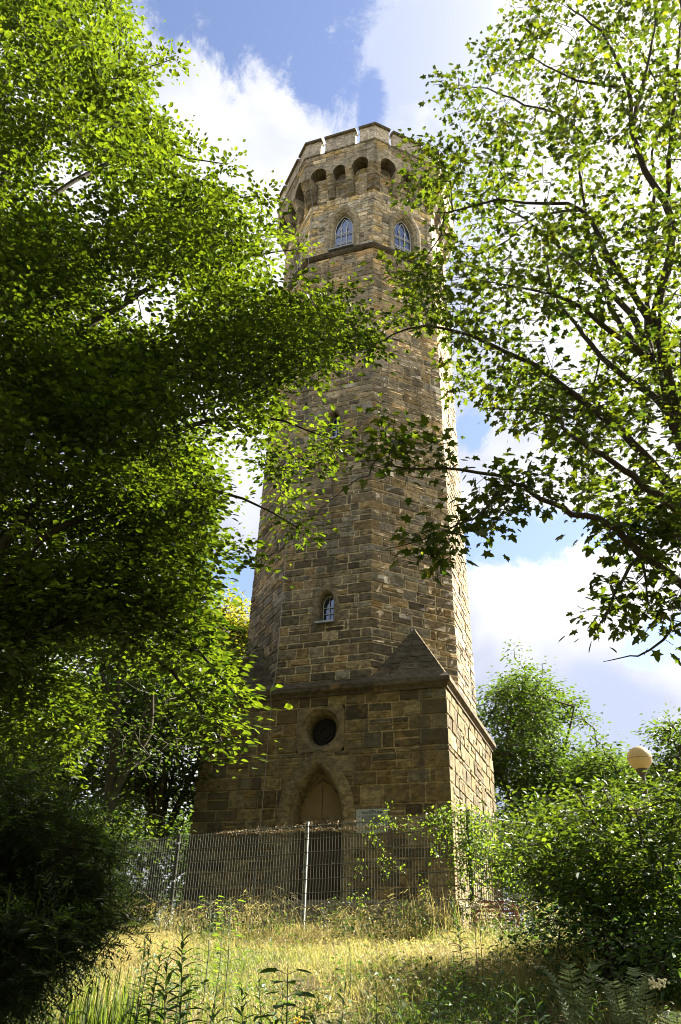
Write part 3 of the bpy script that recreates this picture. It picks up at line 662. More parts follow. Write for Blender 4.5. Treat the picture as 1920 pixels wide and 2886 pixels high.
def left_beech():
    poly = [(-60, -60), (275, -60), (282, 30), (330, 75), (320, 110), (408, 128), (395, 150), (345, 185), (352, 235), (345, 262), (395, 268), (428, 300), (432, 355), (478, 338), (470, 368), (528, 368), (530, 400), (510, 440), (530, 465), (608, 440), (628, 500), (612, 545), (640, 530), (690, 560), (688, 605), (790, 660), (798, 705), (868, 795), (850, 815), (790, 800), (752, 860), (785, 900), (700, 915), (640, 960), (700, 985), (775, 970), (788, 1030), (770, 1090), (700, 1090), (690, 1130), (696, 1230), (620, 1225), (570, 1240), (575, 1285), (530, 1240), (505, 1265), (480, 1325), (505, 1350), (480, 1375), (470, 1420), (490, 1470), (500, 1560), (520, 1600), (480, 1625), (485, 1700), (450, 1680), (400, 1640), (330, 1560), (200, 1500), (-60, 1560)]
    holes = [[(455, 1015), (580, 1010), (625, 1090), (640, 1150), (640, 1180), (560, 1170), (490, 1110)], [(480, 1165), (625, 1165), (625, 1250), (480, 1250)], ([(620, 850), (820, 850), (820, 1120), (700, 1240), (600, 1240), (640, 1000)], .62), ([(560, 600), (800, 640), (820, 700), (700, 720), (560, 680)], .5), [(640, 880), (760, 870), (770, 930), (660, 940)], [(735, 915), (820, 915), (820, 1015), (735, 1015)], [(640, 1000), (760, 1040), (740, 1060), (640, 1040)], [(690, 600), (780, 655), (780, 680), (690, 650)], [(560, 480), (600, 470), (600, 520), (570, 540)]]
    pts = region(poly, 4300, 7.6, 12.2, holes, 3, clump=.62)
    extra = region([(-60, 500), (420, 600), (560, 900), (430, 1400), (-60, 1500)], 1150, 8.5, 13.5, (), 31, clump=.5); extra = np.vstack([extra, region([(-60, 1380), (200, 1420), (240, 1600), (150, 1800), (-60, 1850)], 420, 8.5, 12.5, (), 32, clump=.3)])
    tips = np.array([ad(*q) for q in ((412, 132, 9.4), (530, 375, 9.2), (610, 445, 9.6), (690, 560, 9.8), (800, 690, 9.6), (868, 800, 9.2), (840, 790, 9.2), (820, 770, 9.4), (785, 980, 9.0), (785, 1060, 9.0), (690, 1225, 8.8), (690, 1200, 8.8), (575, 1285, 8.6), (545, 1605, 8.0), (535, 1590, 8), (520, 1720, 7.8), (505, 1705, 7.8), (500, 1650, 7.9), (512, 1640, 7.9), (440, 350, 9.6), (860, 790, 9.3))])
    base = gpos(-150, 10.2); b = lambda x, y, d: ad(x, y, d)
    tr = [base, b(-130, 1900, 10.2), b(-110, 1500, 10.2), b(-90, 1100, 10.1), b(-70, 700, 10.0), b(-50, 300, 9.8), b(-40, -100, 9.6)]
    L = [[tr, .30, .06]]
    for pl, r in (([(-112, 1500, 10.2), (60, 1180, 10.0), (250, 1060, 9.8), (430, 985, 9.4), (600, 960, 9.2), (760, 1010, 9.0)], .09),
                  ([(-100, 1250, 10.1), (100, 1050, 10.4), (300, 900, 10.2), (500, 830, 9.8), (700, 780, 9.5), (860, 795, 9.2)], .10),
                  ([(-95, 1150, 10.1), (100, 850, 9.8), (280, 700, 9.6), (460, 610, 9.6), (680, 575, 9.7)], .09),
                  ([(-85, 950, 10.1), (80, 680, 10.3), (240, 560, 10.2), (400, 480, 9.8), (590, 450, 9.6)], .08),
                  ([(-75, 800, 10.0), (60, 520, 9.6), (200, 400, 9.4), (350, 350, 9.4), (520, 380, 9.2)], .07),
                  ([(-60, 520, 9.9), (80, 300, 10), (230, 200, 9.8), (400, 135, 9.4)], .06),
                  ([(-50, 300, 9.8), (60, 120, 9.8), (160, 20, 9.8), (270, -60, 9.6)], .05),
                  ([(-120, 1640, 10.2), (40, 1300, 9.4), (210, 1180, 9.0), (400, 1120, 8.8), (560, 1150, 8.8), (690, 1215, 8.8)], .08),
                  ([(-125, 1800, 10.2), (60, 1500, 9.2), (200, 1440, 8.6), (340, 1500, 8.2), (440, 1600, 8.0), (515, 1715, 7.8)], .07),
                  ([(-120, 1700, 10.2), (40, 1420, 11), (200, 1340, 11.2), (350, 1300, 10.6), (480, 1340, 10)], .07),
                  ([(60, 1500, 9.2), (220, 1380, 8.6), (380, 1420, 8.2), (540, 1600, 8.0)], .05),
                  ([(-118, 1500, 10.2), (60, 1000, 12), (200, 760, 12.4), (360, 620, 12)], .08), ([(-80, 700, 10), (40, 300, 12), (130, 120, 12)], .06)):
        L.append([[b(*q) for q in pl], r, .008])
    def tf(P, t, r): return t+.10*(P[:, 2] > 7)
    tree('beech_tree', base, 'large dense green beech whose layered sprays fill the whole left side', 'tree', L, np.vstack([pts, extra, tips, tips+rng.normal(0, .08, tips.shape), tips+rng.normal(0, .15, tips.shape)]), LEAF6, BEECH, BARKD, .094, 32, .18, .26, .12, tipr=.0032, pe=.42, seed=1, tintf=tf)
left_beech()

def right_maple():
    k = .5*1.2245*1.0  # zoomed sketch pixels are half of the 1568-wide ones
    c7 = lambda x, y, d: at(960+x*.61224, y*.61224, d)
    c4 = lambda x, y, d: at(1300+x*.39541, 1200+y*.39541, d)
    base = gpos(2550, 10.2); st = [base, at(2420, 2300, 10.2), at(2250, 1900, 10.3), at(2080, 1560, 10.3), c7(1568, 2010, 10.2), c7(1480, 1600, 10.0), c7(1455, 1430, 9.9)]
    L = [[st, .20, .085]]
    for pl, r0, r1 in (([(1455, 1430, 9.9), (1500, 1250, 10), (1525, 1060, 10.0), (1495, 930, 9.9), (1410, 790, 9.8), (1340, 600, 9.7), (1322, 400, 9.6), (1240, 200, 9.5), (1150, 110, 9.4), (1040, 20, 9.3)], .075, .012),
                  ([(1440, 1500, 9.9), (1300, 1290, 9.6), (1190, 1090, 9.4), (1110, 965, 9.2), (960, 942, 9.0), (720, 925, 8.8), (520, 970, 8.7), (440, 978, 8.6)], .055, .006),
                  ([(1425, 1640, 10), (1370, 1500, 10.2), (1290, 1390, 10.4), (1080, 1200, 10.8), (850, 1010, 11), (700, 930, 11), (560, 880, 11)], .06, .007),
                  ([(1430, 1650, 10), (1200, 1490, 9.4), (1050, 1380, 9.0), (880, 1330, 8.8), (640, 1290, 8.7)], .05, .007),
                  ([(1540, 1980, 10.2), (1470, 1840, 10.3), (1330, 1760, 10.4), (1200, 1640, 10.5), (1080, 1490, 10.6), (980, 1350, 10.7), (940, 1180, 10.8), (900, 1080, 10.9)], .06, .008),
                  ([(1425, 1640, 10), (1410, 1400, 10.5), (1440, 1000, 10.9), (1440, 700, 11.1), (1500, 500, 11.1), (1390, 250, 11), (1340, 190, 10.9)], .05, .008),
                  ([(1340, 600, 9.7), (1400, 370, 10.0), (1440, 150, 10.2), (1460, -60, 10.3)], .04, .01),
                  ([(1290, 400, 9.6), (1090, 370, 9.2), (950, 300, 9.0), (820, 240, 8.9)], .028, .006),
                  ([(1400, 1640, 10.1), (1250, 1420, 10.6), (1150, 1100, 11), (1090, 700, 11), (1080, 500, 11), (1110, 260, 10.8)], .05, .007),
                  ([(1110, 620, 11), (1000, 520, 10.8), (850, 480, 10.4), (680, 410, 10.2), (540, 405, 10.0), (430, 385, 9.9)], .028, .004),
                  ([(1500, 900, 10), (1530, 500, 9.6), (1560, 200, 9.4), (1568, -50, 9.3)], .04, .01),
                  ([(1130, 960, 11), (900, 1000, 11.5), (700, 1150, 11.8), (480, 1130, 11.8)], .03, .005)):
        L.append([[c7(*q) for q in pl], r0, r1])
    def add(pl, r0, r1): L.append([pl, r0, r1])
    f = at
    add([at(2250, 1900, 10.3), at(2080, 1560, 9.8), c7(1568, 2290, 9.6), c7(1350, 2040, 9.4), c7(1130, 1860, 9.3), c7(900, 1690, 9.2), c7(760, 1620, 9.1), c7(600, 1545, 9.0), c7(400, 1500, 8.9), c7(250, 1535, 8.8), c7(190, 1575, 8.8)], .085, .006)
    add([at(2250, 1900, 10.3), at(2100, 1620, 9.2), c4(1568, 590, 8.8), c4(1400, 490, 8.7), c4(1230, 360, 8.6), c4(1100, 270, 8.5), c4(900, 150, 8.4), c4(720, 20, 8.4), c7(1010, 1930, 8.4), c7(880, 1900, 8.5)], .075, .010)
    add([at(2340, 2100, 10.3), at(2150, 1850, 8.8), c4(1568, 1130, 8.2), c4(1280, 900, 8.0), c4(1100, 740, 7.9), c4(980, 680, 7.8), c4(800, 630, 7.8), c4(640, 550, 7.7), c4(500, 480, 7.7), c4(380, 400, 7.7), c4(270, 350, 7.6), c4(0, 315, 7.5), at(1246, 1320, 7.5), at(1149, 1322, 7.5), at(1057, 1300, 7.4), at(1008, 1303, 7.4)], .052, .005)
    add([at(2200, 1800, 10), c4(1568, 640, 8.2), c4(1400, 590, 8.0), c4(1280, 515, 7.9)], .04, .018)
    add([c4(380, 405, 7.7), c4(250, 490, 7.6), c4(150, 620, 7.5), c4(0, 690, 7.5), at(1190, 1520, 7.4), at(1090, 1545, 7.4)], .018, .004)
    add([c4(1280, 900, 8.0), c4(1150, 1100, 7.9), c4(1050, 1300, 7.8), c4(985, 1400, 7.8), c4(990, 1540, 7.8)], .020, .003)
    add([c4(1280, 900, 8.0), c4(1330, 1100, 8.1), c4(1340, 1250, 8.1), c4(1440, 1400, 8.2)], .016, .004)
    add([at(2150, 1850, 8.8), at(2000, 1750, 8.4), c4(1530, 1430, 8.2), c4(1350, 1600, 8.1), c4(1180, 1640, 8.0), c4(1000, 1680, 8.0)], .022, .003)
    add([at(1057, 1300, 7.4), at(1040, 1330, 7.4), at(980, 1370, 7.4), at(900, 1440, 7.4)], .010, .003)
    add([c7(1140, 1892, 9.3), c7(900, 1885, 9.2), c7(640, 1880, 9.1)], .022, .004)
    add([at(2340, 2100, 10.3), at(2420, 1500, 10), at(2300, 900, 9.6), at(2150, 400, 9.4)], .10, .03)
    poly = [(1160, -60), (1660, -60), (1660, 1500), (1560, 1470), (1480, 1480), (1400, 1450), (1370, 1400), (1385, 1310), (1345, 1230), (1400, 1180), (1300, 1140), (1180, 1180), (1130, 1240), (1080, 1230), (1060, 1140), (1100, 1050), (1160, 1040), (1240, 1060), (1230, 1000), (1160, 990), (1150, 940), (1040, 915), (1020, 870), (1015, 790), (960, 760), (890, 770), (880, 700), (880, 630), (900, 590), (990, 590), (1020, 560), (980, 510), (920, 460), (915, 410), (950, 340), (1010, 330), (1030, 300), (1000, 240), (1010, 200), (1100, 160), (1100, 110), (1170, 60)]
    holes = [[(1300, 740), (1360, 800), (1330, 900), (1280, 840)], [(1410, 670), (1480, 660), (1475, 760), (1410, 730)], [(1200, 380), (1290, 360), (1290, 400), (1230, 430)], [(1230, 100), (1290, 60), (1310, 130), (1260, 170)], [(1440, 1000), (1568, 950), (1568, 1010), (1470, 1040)], [(1370, 1230), (1660, 1190), (1660, 1520), (1350, 1480)], [(1020, 1035), (1330, 1035), (1340, 1250), (1040, 1260)], [(1240, 15), (1330, 10), (1380, 60), (1300, 50)]]
    pts = region(poly, 2250, 8.2, 12.0, holes, 5, clump=.6)
    low = region([(830, 1010), (870, 930), (960, 985), (1040, 1000), (1040, 1060), (930, 1080), (860, 1060), (810, 1050)], 40, 7.2, 7.7, (), 6)
    low2 = region([(960, 1210), (1060, 1180), (1060, 1230), (1010, 1320), (960, 1290)], 26, 7.3, 7.6, (), 7)
    low3 = region([(1060, 1090), (1300, 1060), (1380, 1140), (1350, 1180), (1200, 1150), (1130, 1240), (1070, 1220)], 62, 7.4, 8.0, (), 8)
    low4 = region([(1340, 1220), (1568, 1180), (1568, 1500), (1480, 1470), (1350, 1430), (1400, 1330)], 120, 7.7, 8.4, (), 9, clump=.3)
    tipp = np.array([c7(*q) for q in ((430, 350, 9.9), (470, 355, 9.9), (520, 350, 9.9), (430, 395, 9.9), (490, 405, 9.9), (440, 465, 9.9), (620, 330, 9.9), (640, 205, 9.9), (690, 190, 9.8), (780, 110, 9.8), (350, 630, 8.8), (410, 660, 8.8), (310, 680, 8.8), (250, 880, 8.7), (180, 1260, 8.8), (240, 1450, 8.8))])
    def tf(P, t, r):
        t = t*.6; m = r.random(len(t)) < .035; t = np.where(m, r.uniform(.8, 1, len(t)), t); return t
    tree('maple_tree', base, 'open field maple with dark spreading limbs and lobed leaves on the right', 'tree', L, np.vstack([pts, low, low2, low3, low4, tipp, region([(1700, 100), (2050, 200), (2300, 700), (2250, 1400), (1950, 1650), (1700, 1500)], 700, 8.2, 12, (), 55, clump=.4)]), MAPLEL, MAPLE, BARKM, .104, 9, .16, .75, .35, tipr=.0034, pe=.40, seed=2, tintf=tf, upb=.1)
right_maple()

def crown_pts(c, rad, n, seed, shell=.45):
    r = np.random.default_rng(seed); v = nrm(r.normal(0, 1, (n, 3))); q = r.uniform(shell**3, 1, n)**(1/3)
    lump = 1+.16*np.sin(v[:, 0]*5+seed)+.13*np.sin(v[:, 2]*7+v[:, 1]*4+seed*2)
    P = np.array(c)+v*(q*lump)[:, None]*np.array(rad); return P[P[:, 2] > hgt(P[:, 0], P[:, 1])+.2]
def bgtree(name, px, py, D, rpx, rpy, label, n, leafm, seed, lsize=.13, per=16, spread=.30, group=None, trunk_r=.22, lean=0, fork=3):
    """a tree whose crown is centred at a pixel (1568 view) at distance D, radii given in view pixels"""
    m = D/FPX*1.2245*1.25; c = ad(px, py, D); rad = (rpx*m, rpx*m*.9, rpy*m); g = np.array([c[0]+lean, c[1], float(hgt(c[0]+lean, c[1]))])
    if g[2] > c[2]-.4: c[2] = g[2]+rad[2]*.9
    P = crown_pts(c, rad, int(n*1.7), seed, .25); sc_ = 3.2/np.mean(rad); ph = (P-c)*sc_; P = P[(np.sin(ph[:, 0]*2.1+seed)+np.sin(ph[:, 1]*2.3)+np.sin(ph[:, 2]*2.6+seed*2)) > -.15]; r = random.Random(seed); h = c[2]-g[2]
    f = g+(c-g)*(.35 if h > 4 else .25); L = [[[g, g+(f-g)*.5+np.array([.05, .05, 0]), f, c-np.array([0, 0, rad[2]*.2]), c+np.array([0, 0, rad[2]*.6])], trunk_r, .03]]
    for i in range(fork+3):
        a = 2*math.pi*i/(fork+3)+r.uniform(-.4, .4); st = g+(f-g)*r.uniform(.75, 1.0)+(c-f)*r.uniform(0, .35)
        e = c+np.array([math.cos(a)*rad[0]*.75, math.sin(a)*rad[1]*.75, rad[2]*r.uniform(-.2, .7)]); L.append([[st, (st+e)/2+np.array([0, 0, .12*h*r.random()]), e], trunk_r*.5, .02])
    return tree(name, g, label, 'tree', L, P, LEAF4, leafm, BARKD, lsize*1.35, int(per*1.6), spread*1.0, .6, .3, group, tipr=.013, pe=.42, seed=seed, step=.7, sides=4)
BG = 'trees behind the fence and the tower'
bgtree('broadleaf_tree', 540, 1560, 26, 95, 150, 'yellow-green tree rising directly behind the left edge of the tower', 1000, GOLD, 41, .12, 20, .33, BG)
bgtree('broadleaf_tree', 400, 1650, 21, 150, 170, 'slender many-limbed green tree between the beech and the tower', 850, OAK, 42, .11, 18, .33, BG, .17)
bgtree('broadleaf_tree', 160, 1700, 24, 190, 190, 'shadowy broad tree deep under the beech at the left', 800, OAK, 43, .13, 18, .36, BG)
bgtree('broadleaf_tree', 330, 1960, 30, 180, 110, 'low leafy tree behind the left end of the fence', 800, OAK, 44, .14, 18, .36, BG)
bgtree('oak_tree', 1210, 1770, 30, 170, 175, 'rounded oak with dark forked limbs right behind the tower base', 1500, OAK, 45, .125, 24, .33, BG, .26)
bgtree('broadleaf_tree', 1400, 1850, 27, 110, 90, 'smaller leafy tree between the oak and the globe lamp', 800, OAK, 46, .12, 20, .33, BG, .15)
bgtree('broadleaf_tree', 1590, 1800, 24, 75, 110, 'thin-crowned tree cut by the right edge beyond the lamp', 330, OAK, 47, .11, 16, .33, BG, .13)
bgtree('broadleaf_tree', 1300, 1980, 34, 200, 100, 'wide low tree far behind the shrubs right of the tower', 1100, OAK, 48, .14, 18, .4, BG)

for i_, (x, y, hh, rr_) in enumerate(((-3, -27, 17, 5.5), (4, -31, 19, 6), (12, -29, 18, 6), (19, -22, 17, 5.5), (-10, -22, 17, 5.5), (-11, -12, 15, 4.5), (17.5, -14, 14, 4.5), (23, -19, 17, 5.5))):  # unseen woodland added out of view to keep sky light off the tower base
    g = np.array([x, y, float(hgt(x, y))]); c = g+np.array([0, 0, hh*.58]); P = crown_pts(c, (rr_, rr_, hh*.44), 800, 80+i_)
    L = [[[g, g+(c-g)*.5, c, c+np.array([0, 0, hh*.3])], .28, .04]]
    for q in range(5): a = q*1.26+i_; L.append([[g+(c-g)*.6, c+np.array([math.cos(a)*rr_*.6, math.sin(a)*rr_*.6, hh*.1])], .1, .03])
    tree('unseen_shade_tree', g, 'tall unseen woodland tree added around the viewpoint to shade the tower base', 'tree', L, P, LEAF4, OAK, BARKD, .34, 22, .5, .6, .2, 'unseen trees added to shade the tower', tipr=.012, seed=80+i_, step=1.0, sides=4)

# forked dark tree seen through the leaves at left
def forked():
    g = gpos(300, 17); b = ad
    L = [[[g, b(245, 1960, 17), b(258, 1800, 17), b(268, 1650, 17), b(275, 1500, 17)], .16, .05], [[b(250, 1850, 17), b(300, 1760, 16.8), b(345, 1690, 16.6), b(352, 1600, 16.6)], .10, .03], [[b(262, 1780, 17), b(300, 1700, 17.4), b(345, 1620, 17.8)], .06, .02], [[b(268, 1650, 17), b(240, 1560, 17), b(220, 1480, 17.2)], .05, .02]]
    pts = region([(120, 1400), (420, 1430), (470, 1600), (430, 1760), (330, 1800), (200, 1750), (120, 1650)], 480, 15.5, 19, (), 51)
    tree('forked_tree', g, 'dark forked trunk with sparse leaves showing beneath the beech sprays', 'tree', L, pts, LEAF4, OAK, BARKD, .085, 14, .25, .5, .2, tipr=.006, seed=51, step=.5, sides=4)
forked()

def shrub(name, label, poly, n, D0, D1, leafT, m, bark, lsize, per, spread, base, seed, nl=6, cat='shrub', clump=.2, group=None, tipr=.003, flat=.7, droop=.15, holes=()):
    pts = region(poly, n, D0, D1, holes, seed, clump=clump); r = random.Random(seed); L = []; c = pts.mean(0); base = np.array(base)
    for i in range(nl):
        e = pts[r.randrange(len(pts))]; s_ = base+np.array([r.uniform(-.25, .25), r.uniform(-.25, .25), 0]); L.append([[s_, s_+(e-s_)*.5+np.array([0, 0, .15*np.linalg.norm(e-s_)]), e], .018+.01*r.random(), .005])
    return tree(name, base, label, cat, L, pts, leafT, m, bark, lsize, per, spread, flat, droop, group, tipr=tipr, seed=seed, step=.2, trunkname='stem', crownname='foliage', sides=4)
shrub('elder_shrub', 'tall broad-leaved shrub with glossy bright leaves filling the right edge', [(1150, 1850), (1250, 1830), (1300, 1850), (1335, 1800), (1360, 1850), (1395, 1790), (1425, 1835), (1470, 1850), (1500, 1830), (1540, 1780), (1552, 1800), (1568, 1770), (1660, 1800), (1660, 2300), (1460, 2300), (1400, 2150), (1320, 2080), (1200, 2000), (1150, 1900)], 1500, 8.5, 12.5, LEAF6, SHRUB, BARKD, .078, 18, .15, gpos(1850, 10), 61, 16, clump=.8)
shrub('hawthorn_shrub', 'small-leaved shrub growing through the fence right of the tower base', [(1060, 1900), (1170, 1880), (1300, 1900), (1430, 1930), (1450, 2140), (1330, 2150), (1230, 2100), (1120, 2010), (1060, 1960)], 950, 14, 17.5, LEAF6, SHRUB, BARKD, .06, 16, .17, gpos(1560, 15.5), 62, 10, holes=[[(1060, 1960), (1210, 2000), (1230, 2060), (1100, 2090)]])
shrub('bramble_thicket', 'dark bramble thicket at the foot of the shrubs in the lower right', [(1180, 2130), (1330, 2100), (1480, 2130), (1660, 2150), (1660, 2330), (1500, 2250), (1300, 2210), (1180, 2190)], 620, 7.5, 12.0, LEAF6, HERB, BARKD, .06, 14, .14, gpos(1750, 9), 63, 10)
shrub('hazel_shrub', 'shadowed shrub behind the left end of the fence', [(60, 1850), (300, 1830), (420, 1900), (410, 2080), (240, 2090), (60, 2100)], 700, 15.5, 19, LEAF4, SHRUB, BARKD, .09, 15, .2, gpos(300, 17.5), 64, 10)

# yew: feathery needle sprays
def yew():
    poly = [(-60, 1800), (90, 1740), (130, 1860), (200, 1880), (270, 1960), (240, 2040), (250, 2100), (200, 2120), (300, 2110), (250, 2170), (190, 2200), (110, 2230), (60, 2330), (-60, 2340)]
    pts = np.vstack([region(poly, 1500, 5.6, 8.2, (), 71, clump=.6), region([(-60, 2080), (200, 2120), (160, 2200), (60, 2320), (-60, 2330)], 420, 5.2, 6.6, (), 72)]); base = gpos(-330, 7.6, 2700); L = []; r = random.Random(4)
    for i in range(9):
        e = pts[r.randrange(len(pts))]; L.append([[base, base+(e-base)*.5+np.array([0, 0, .2]), e], .04, .008])
    ext = []
    for q in ((285, 1930, 7.2), (235, 1850, 7.4), (275, 2040, 6.8), (300, 2085, 6.6), (310, 2120, 6.3), (262, 2150, 6.3), (215, 2185, 6.1), (150, 1800, 7.6), (120, 1730, 7.8), (255, 1985, 7)):
        e_ = ad(*q); s0 = ad(q[0]-95, q[1]+20, q[2]+.1)
        for t_ in np.linspace(0, 1, 9): ext.append(s0+(e_-s0)*t_+np.array([0, 0, -.08*t_*t_]))
    pts = np.vstack([pts, np.array(ext)])
    for q in ((300, 2112, 6.4), (270, 2125, 6.4), (250, 2165, 6.2), (265, 1960, 7.4), (200, 1870, 7.6)): L.append([[base, (base+ad(*q))/2+np.array([0, 0, .1]), ad(*q)], .02, .004])
    root = thing('yew_tree', tuple(base), 'dark feathery yew with needle sprays in the lower left corner', 'tree')
    NA, par, chains, ends, w = grow(L, pts, .2, seed=4); mb = MB()
    for ch, rr in chains:
        q = rr if rr is not None else .0022*np.maximum(w[ch], 1)**.42; mb.tube(NA[ch], list(q), 4, caps=False)
    mb.build('trunk', BARKD, root)
    E = np.array([e[0] for e in ends]); Dv = nrm(np.array([e[1] for e in ends])); rs_ = np.random.default_rng(9); P = []; Yd = []; 
    n = len(E); k = 2
    sd_ = nrm(np.repeat(Dv, k, 0)+rs_.normal(0, .55, (n*k, 3))+np.array([0, 0, -.15])); st = np.repeat(E, k, 0)-sd_*.06
    side = nrm(np.cross(sd_, np.array([0, 0, 1.]))+rs_.normal(0, .2, (n*k, 3))); nn = 26
    for j in range(nn):
        t = j/nn*.32; sg_ = 1 if j % 2 else -1; P.append(st+sd_*t); Yd.append(nrm(side*sg_+sd_*.6+rs_.normal(0, .12, side.shape)))
    P = np.vstack(P); Yd = np.vstack(Yd); N = len(P); X, Y, Z = frames(Yd, np.array([0, 0, 1.])+rs_.normal(0, .3, (N, 3)))
    NEED = ([(-.09, 0, 0), (.09, 0, 0), (.10, .6, .0), (0, 1, -.05), (-.10, .6, .0)], [(0, 1, 2, 3, 4)])
    instanced('foliage', *NEED, P, X, Y, Z, rs_.uniform(.032, .052, N), np.clip(rs_.normal(.35, .2, N), 0, 1), YEW, root)
yew()

# creepers on the fence
def creeper(label, strands, seed, per=5, lsize=.05, spread=.05):
    root = thing('creeper', tuple(strands[0][0]), label, 'climbing plant', 'creepers on the wire fence'); r = np.random.default_rng(seed); mb = MB(); P = []
    for st in strands:
        st = [np.array(p) for p in st]; out = []
        for i in range(len(st)-1):
            n = max(2, int(np.linalg.norm(st[i+1]-st[i])/.06))
            for q in range(n): out.append(st[i]+(st[i+1]-st[i])*q/n+r.normal(0, .018, 3))
        mb.tube(out, .003, 4, caps=False); P += out
    mb.build('stem', STEM, root); P = np.array(P); N = len(P)*per; P = np.repeat(P, per, 0)+r.normal(0, spread, (N, 3)); D = r.normal(0, 1, (N, 3)); D[:, 2] = D[:, 2]*.4-.5
    X, Y, Z = frames(D, r.normal(0, .7, (N, 3))+np.array([.1, -.7, .7]))
    instanced('foliage', *LEAF6, P, X, Y, Z, lsize*r.uniform(.5, 1.25, N), np.clip(r.normal(.55, .2, N), 0, 1), CREEP, root)
def fp(px, py, off=-.06):     # point on the front stretch of the fence
    v = ray(px, py); t = (-7.53+off-CAM[1])/v[1]; return CAM+v*t
creeper('bright green creeper hanging over the front fence below the sign', [[fp(1092, 2262), fp(1085, 2300), fp(1050, 2330), fp(1020, 2345)], [fp(1160, 2300), fp(1120, 2330), fp(1060, 2330), fp(1040, 2350)], [fp(1085, 2310), fp(1150, 2330), fp(1190, 2345)], [fp(1062, 2350), fp(1080, 2400), fp(1075, 2440), fp(1095, 2490)], [fp(1020, 2420), fp(1000, 2440), fp(1010, 2480)], [fp(1080, 2440), fp(1125, 2440), fp(1130, 2455)], [fp(1060, 2345), fp(1040, 2390)], [fp(990, 2520), fp(1030, 2535), fp(1010, 2570)], [fp(1190, 2480), fp(1200, 2540)]], 5, 5)
creeper('leafy creeper bunched along the top wire at the fence corner', [[fp(1190, 2320), fp(1240, 2305), fp(1290, 2292), fp(1330, 2300), fp(1370, 2310)], [fp(1230, 2310), fp(1235, 2360), fp(1225, 2420)], [fp(1255, 2300), fp(1270, 2350)], [fp(1290, 2295), fp(1310, 2380), fp(1300, 2500), fp(1310, 2600)], [fp(1320, 2300), fp(1345, 2420), fp(1330, 2520)], [fp(1200, 2310), fp(1260, 2290), fp(1320, 2285), fp(1380, 2310)], [fp(1270, 2300), fp(1280, 2440)]], 6, 11, .055, .07)
def side(t, z): a = np.array(PST[3]); b = np.array(PST[7]); p = a+(b-a)*t; return np.array([p[0]+.05, p[1]-.05, p[2]-z])
rc = random.Random(2); st = []
for i in range(85):
    t = rc.uniform(0, .55)**1.1; z = rc.uniform(.0, .5); st.append([side(t, z), side(t+rc.uniform(-.05, .05), z+.3), side(t+rc.uniform(-.08, .08), z+rc.uniform(.4, 1.0))])
creeper('thick mat of creeper covering the receding fence beside the tower', st, 7, 5, .052, .09)
# dry wiry vine on the top wire
root = thing('dry_vine', tuple(fp(600, 2350)), 'silvery dry vine twisted along the top wire of the front fence', 'climbing plant', 'creepers on the wire fence'); mb = MB(); r = np.random.default_rng(8)
for q in range(7):
    pts = [fp(x, 2350-(x-600)*.038+2, r.uniform(-.06, .02))+np.array([0, 0, r.normal(.012, .02)]) for x in np.arange(600+q*6, 1170-q*10, 9)]; mb.tube(pts, .004, 4)
for q in range(150):
    p = fp(r.uniform(600, 1160), 2345, -.03); p[2] = fp(600+(0), 2350)[2]*0+np.interp(p[0], [-.8, 1.59, 4.24], [.62, .73, .85])+r.normal(.01, .015); mb.tube([p, p+r.normal(0, .03, 3)], .003, 3)
mb.build('stem', DRYST, root)

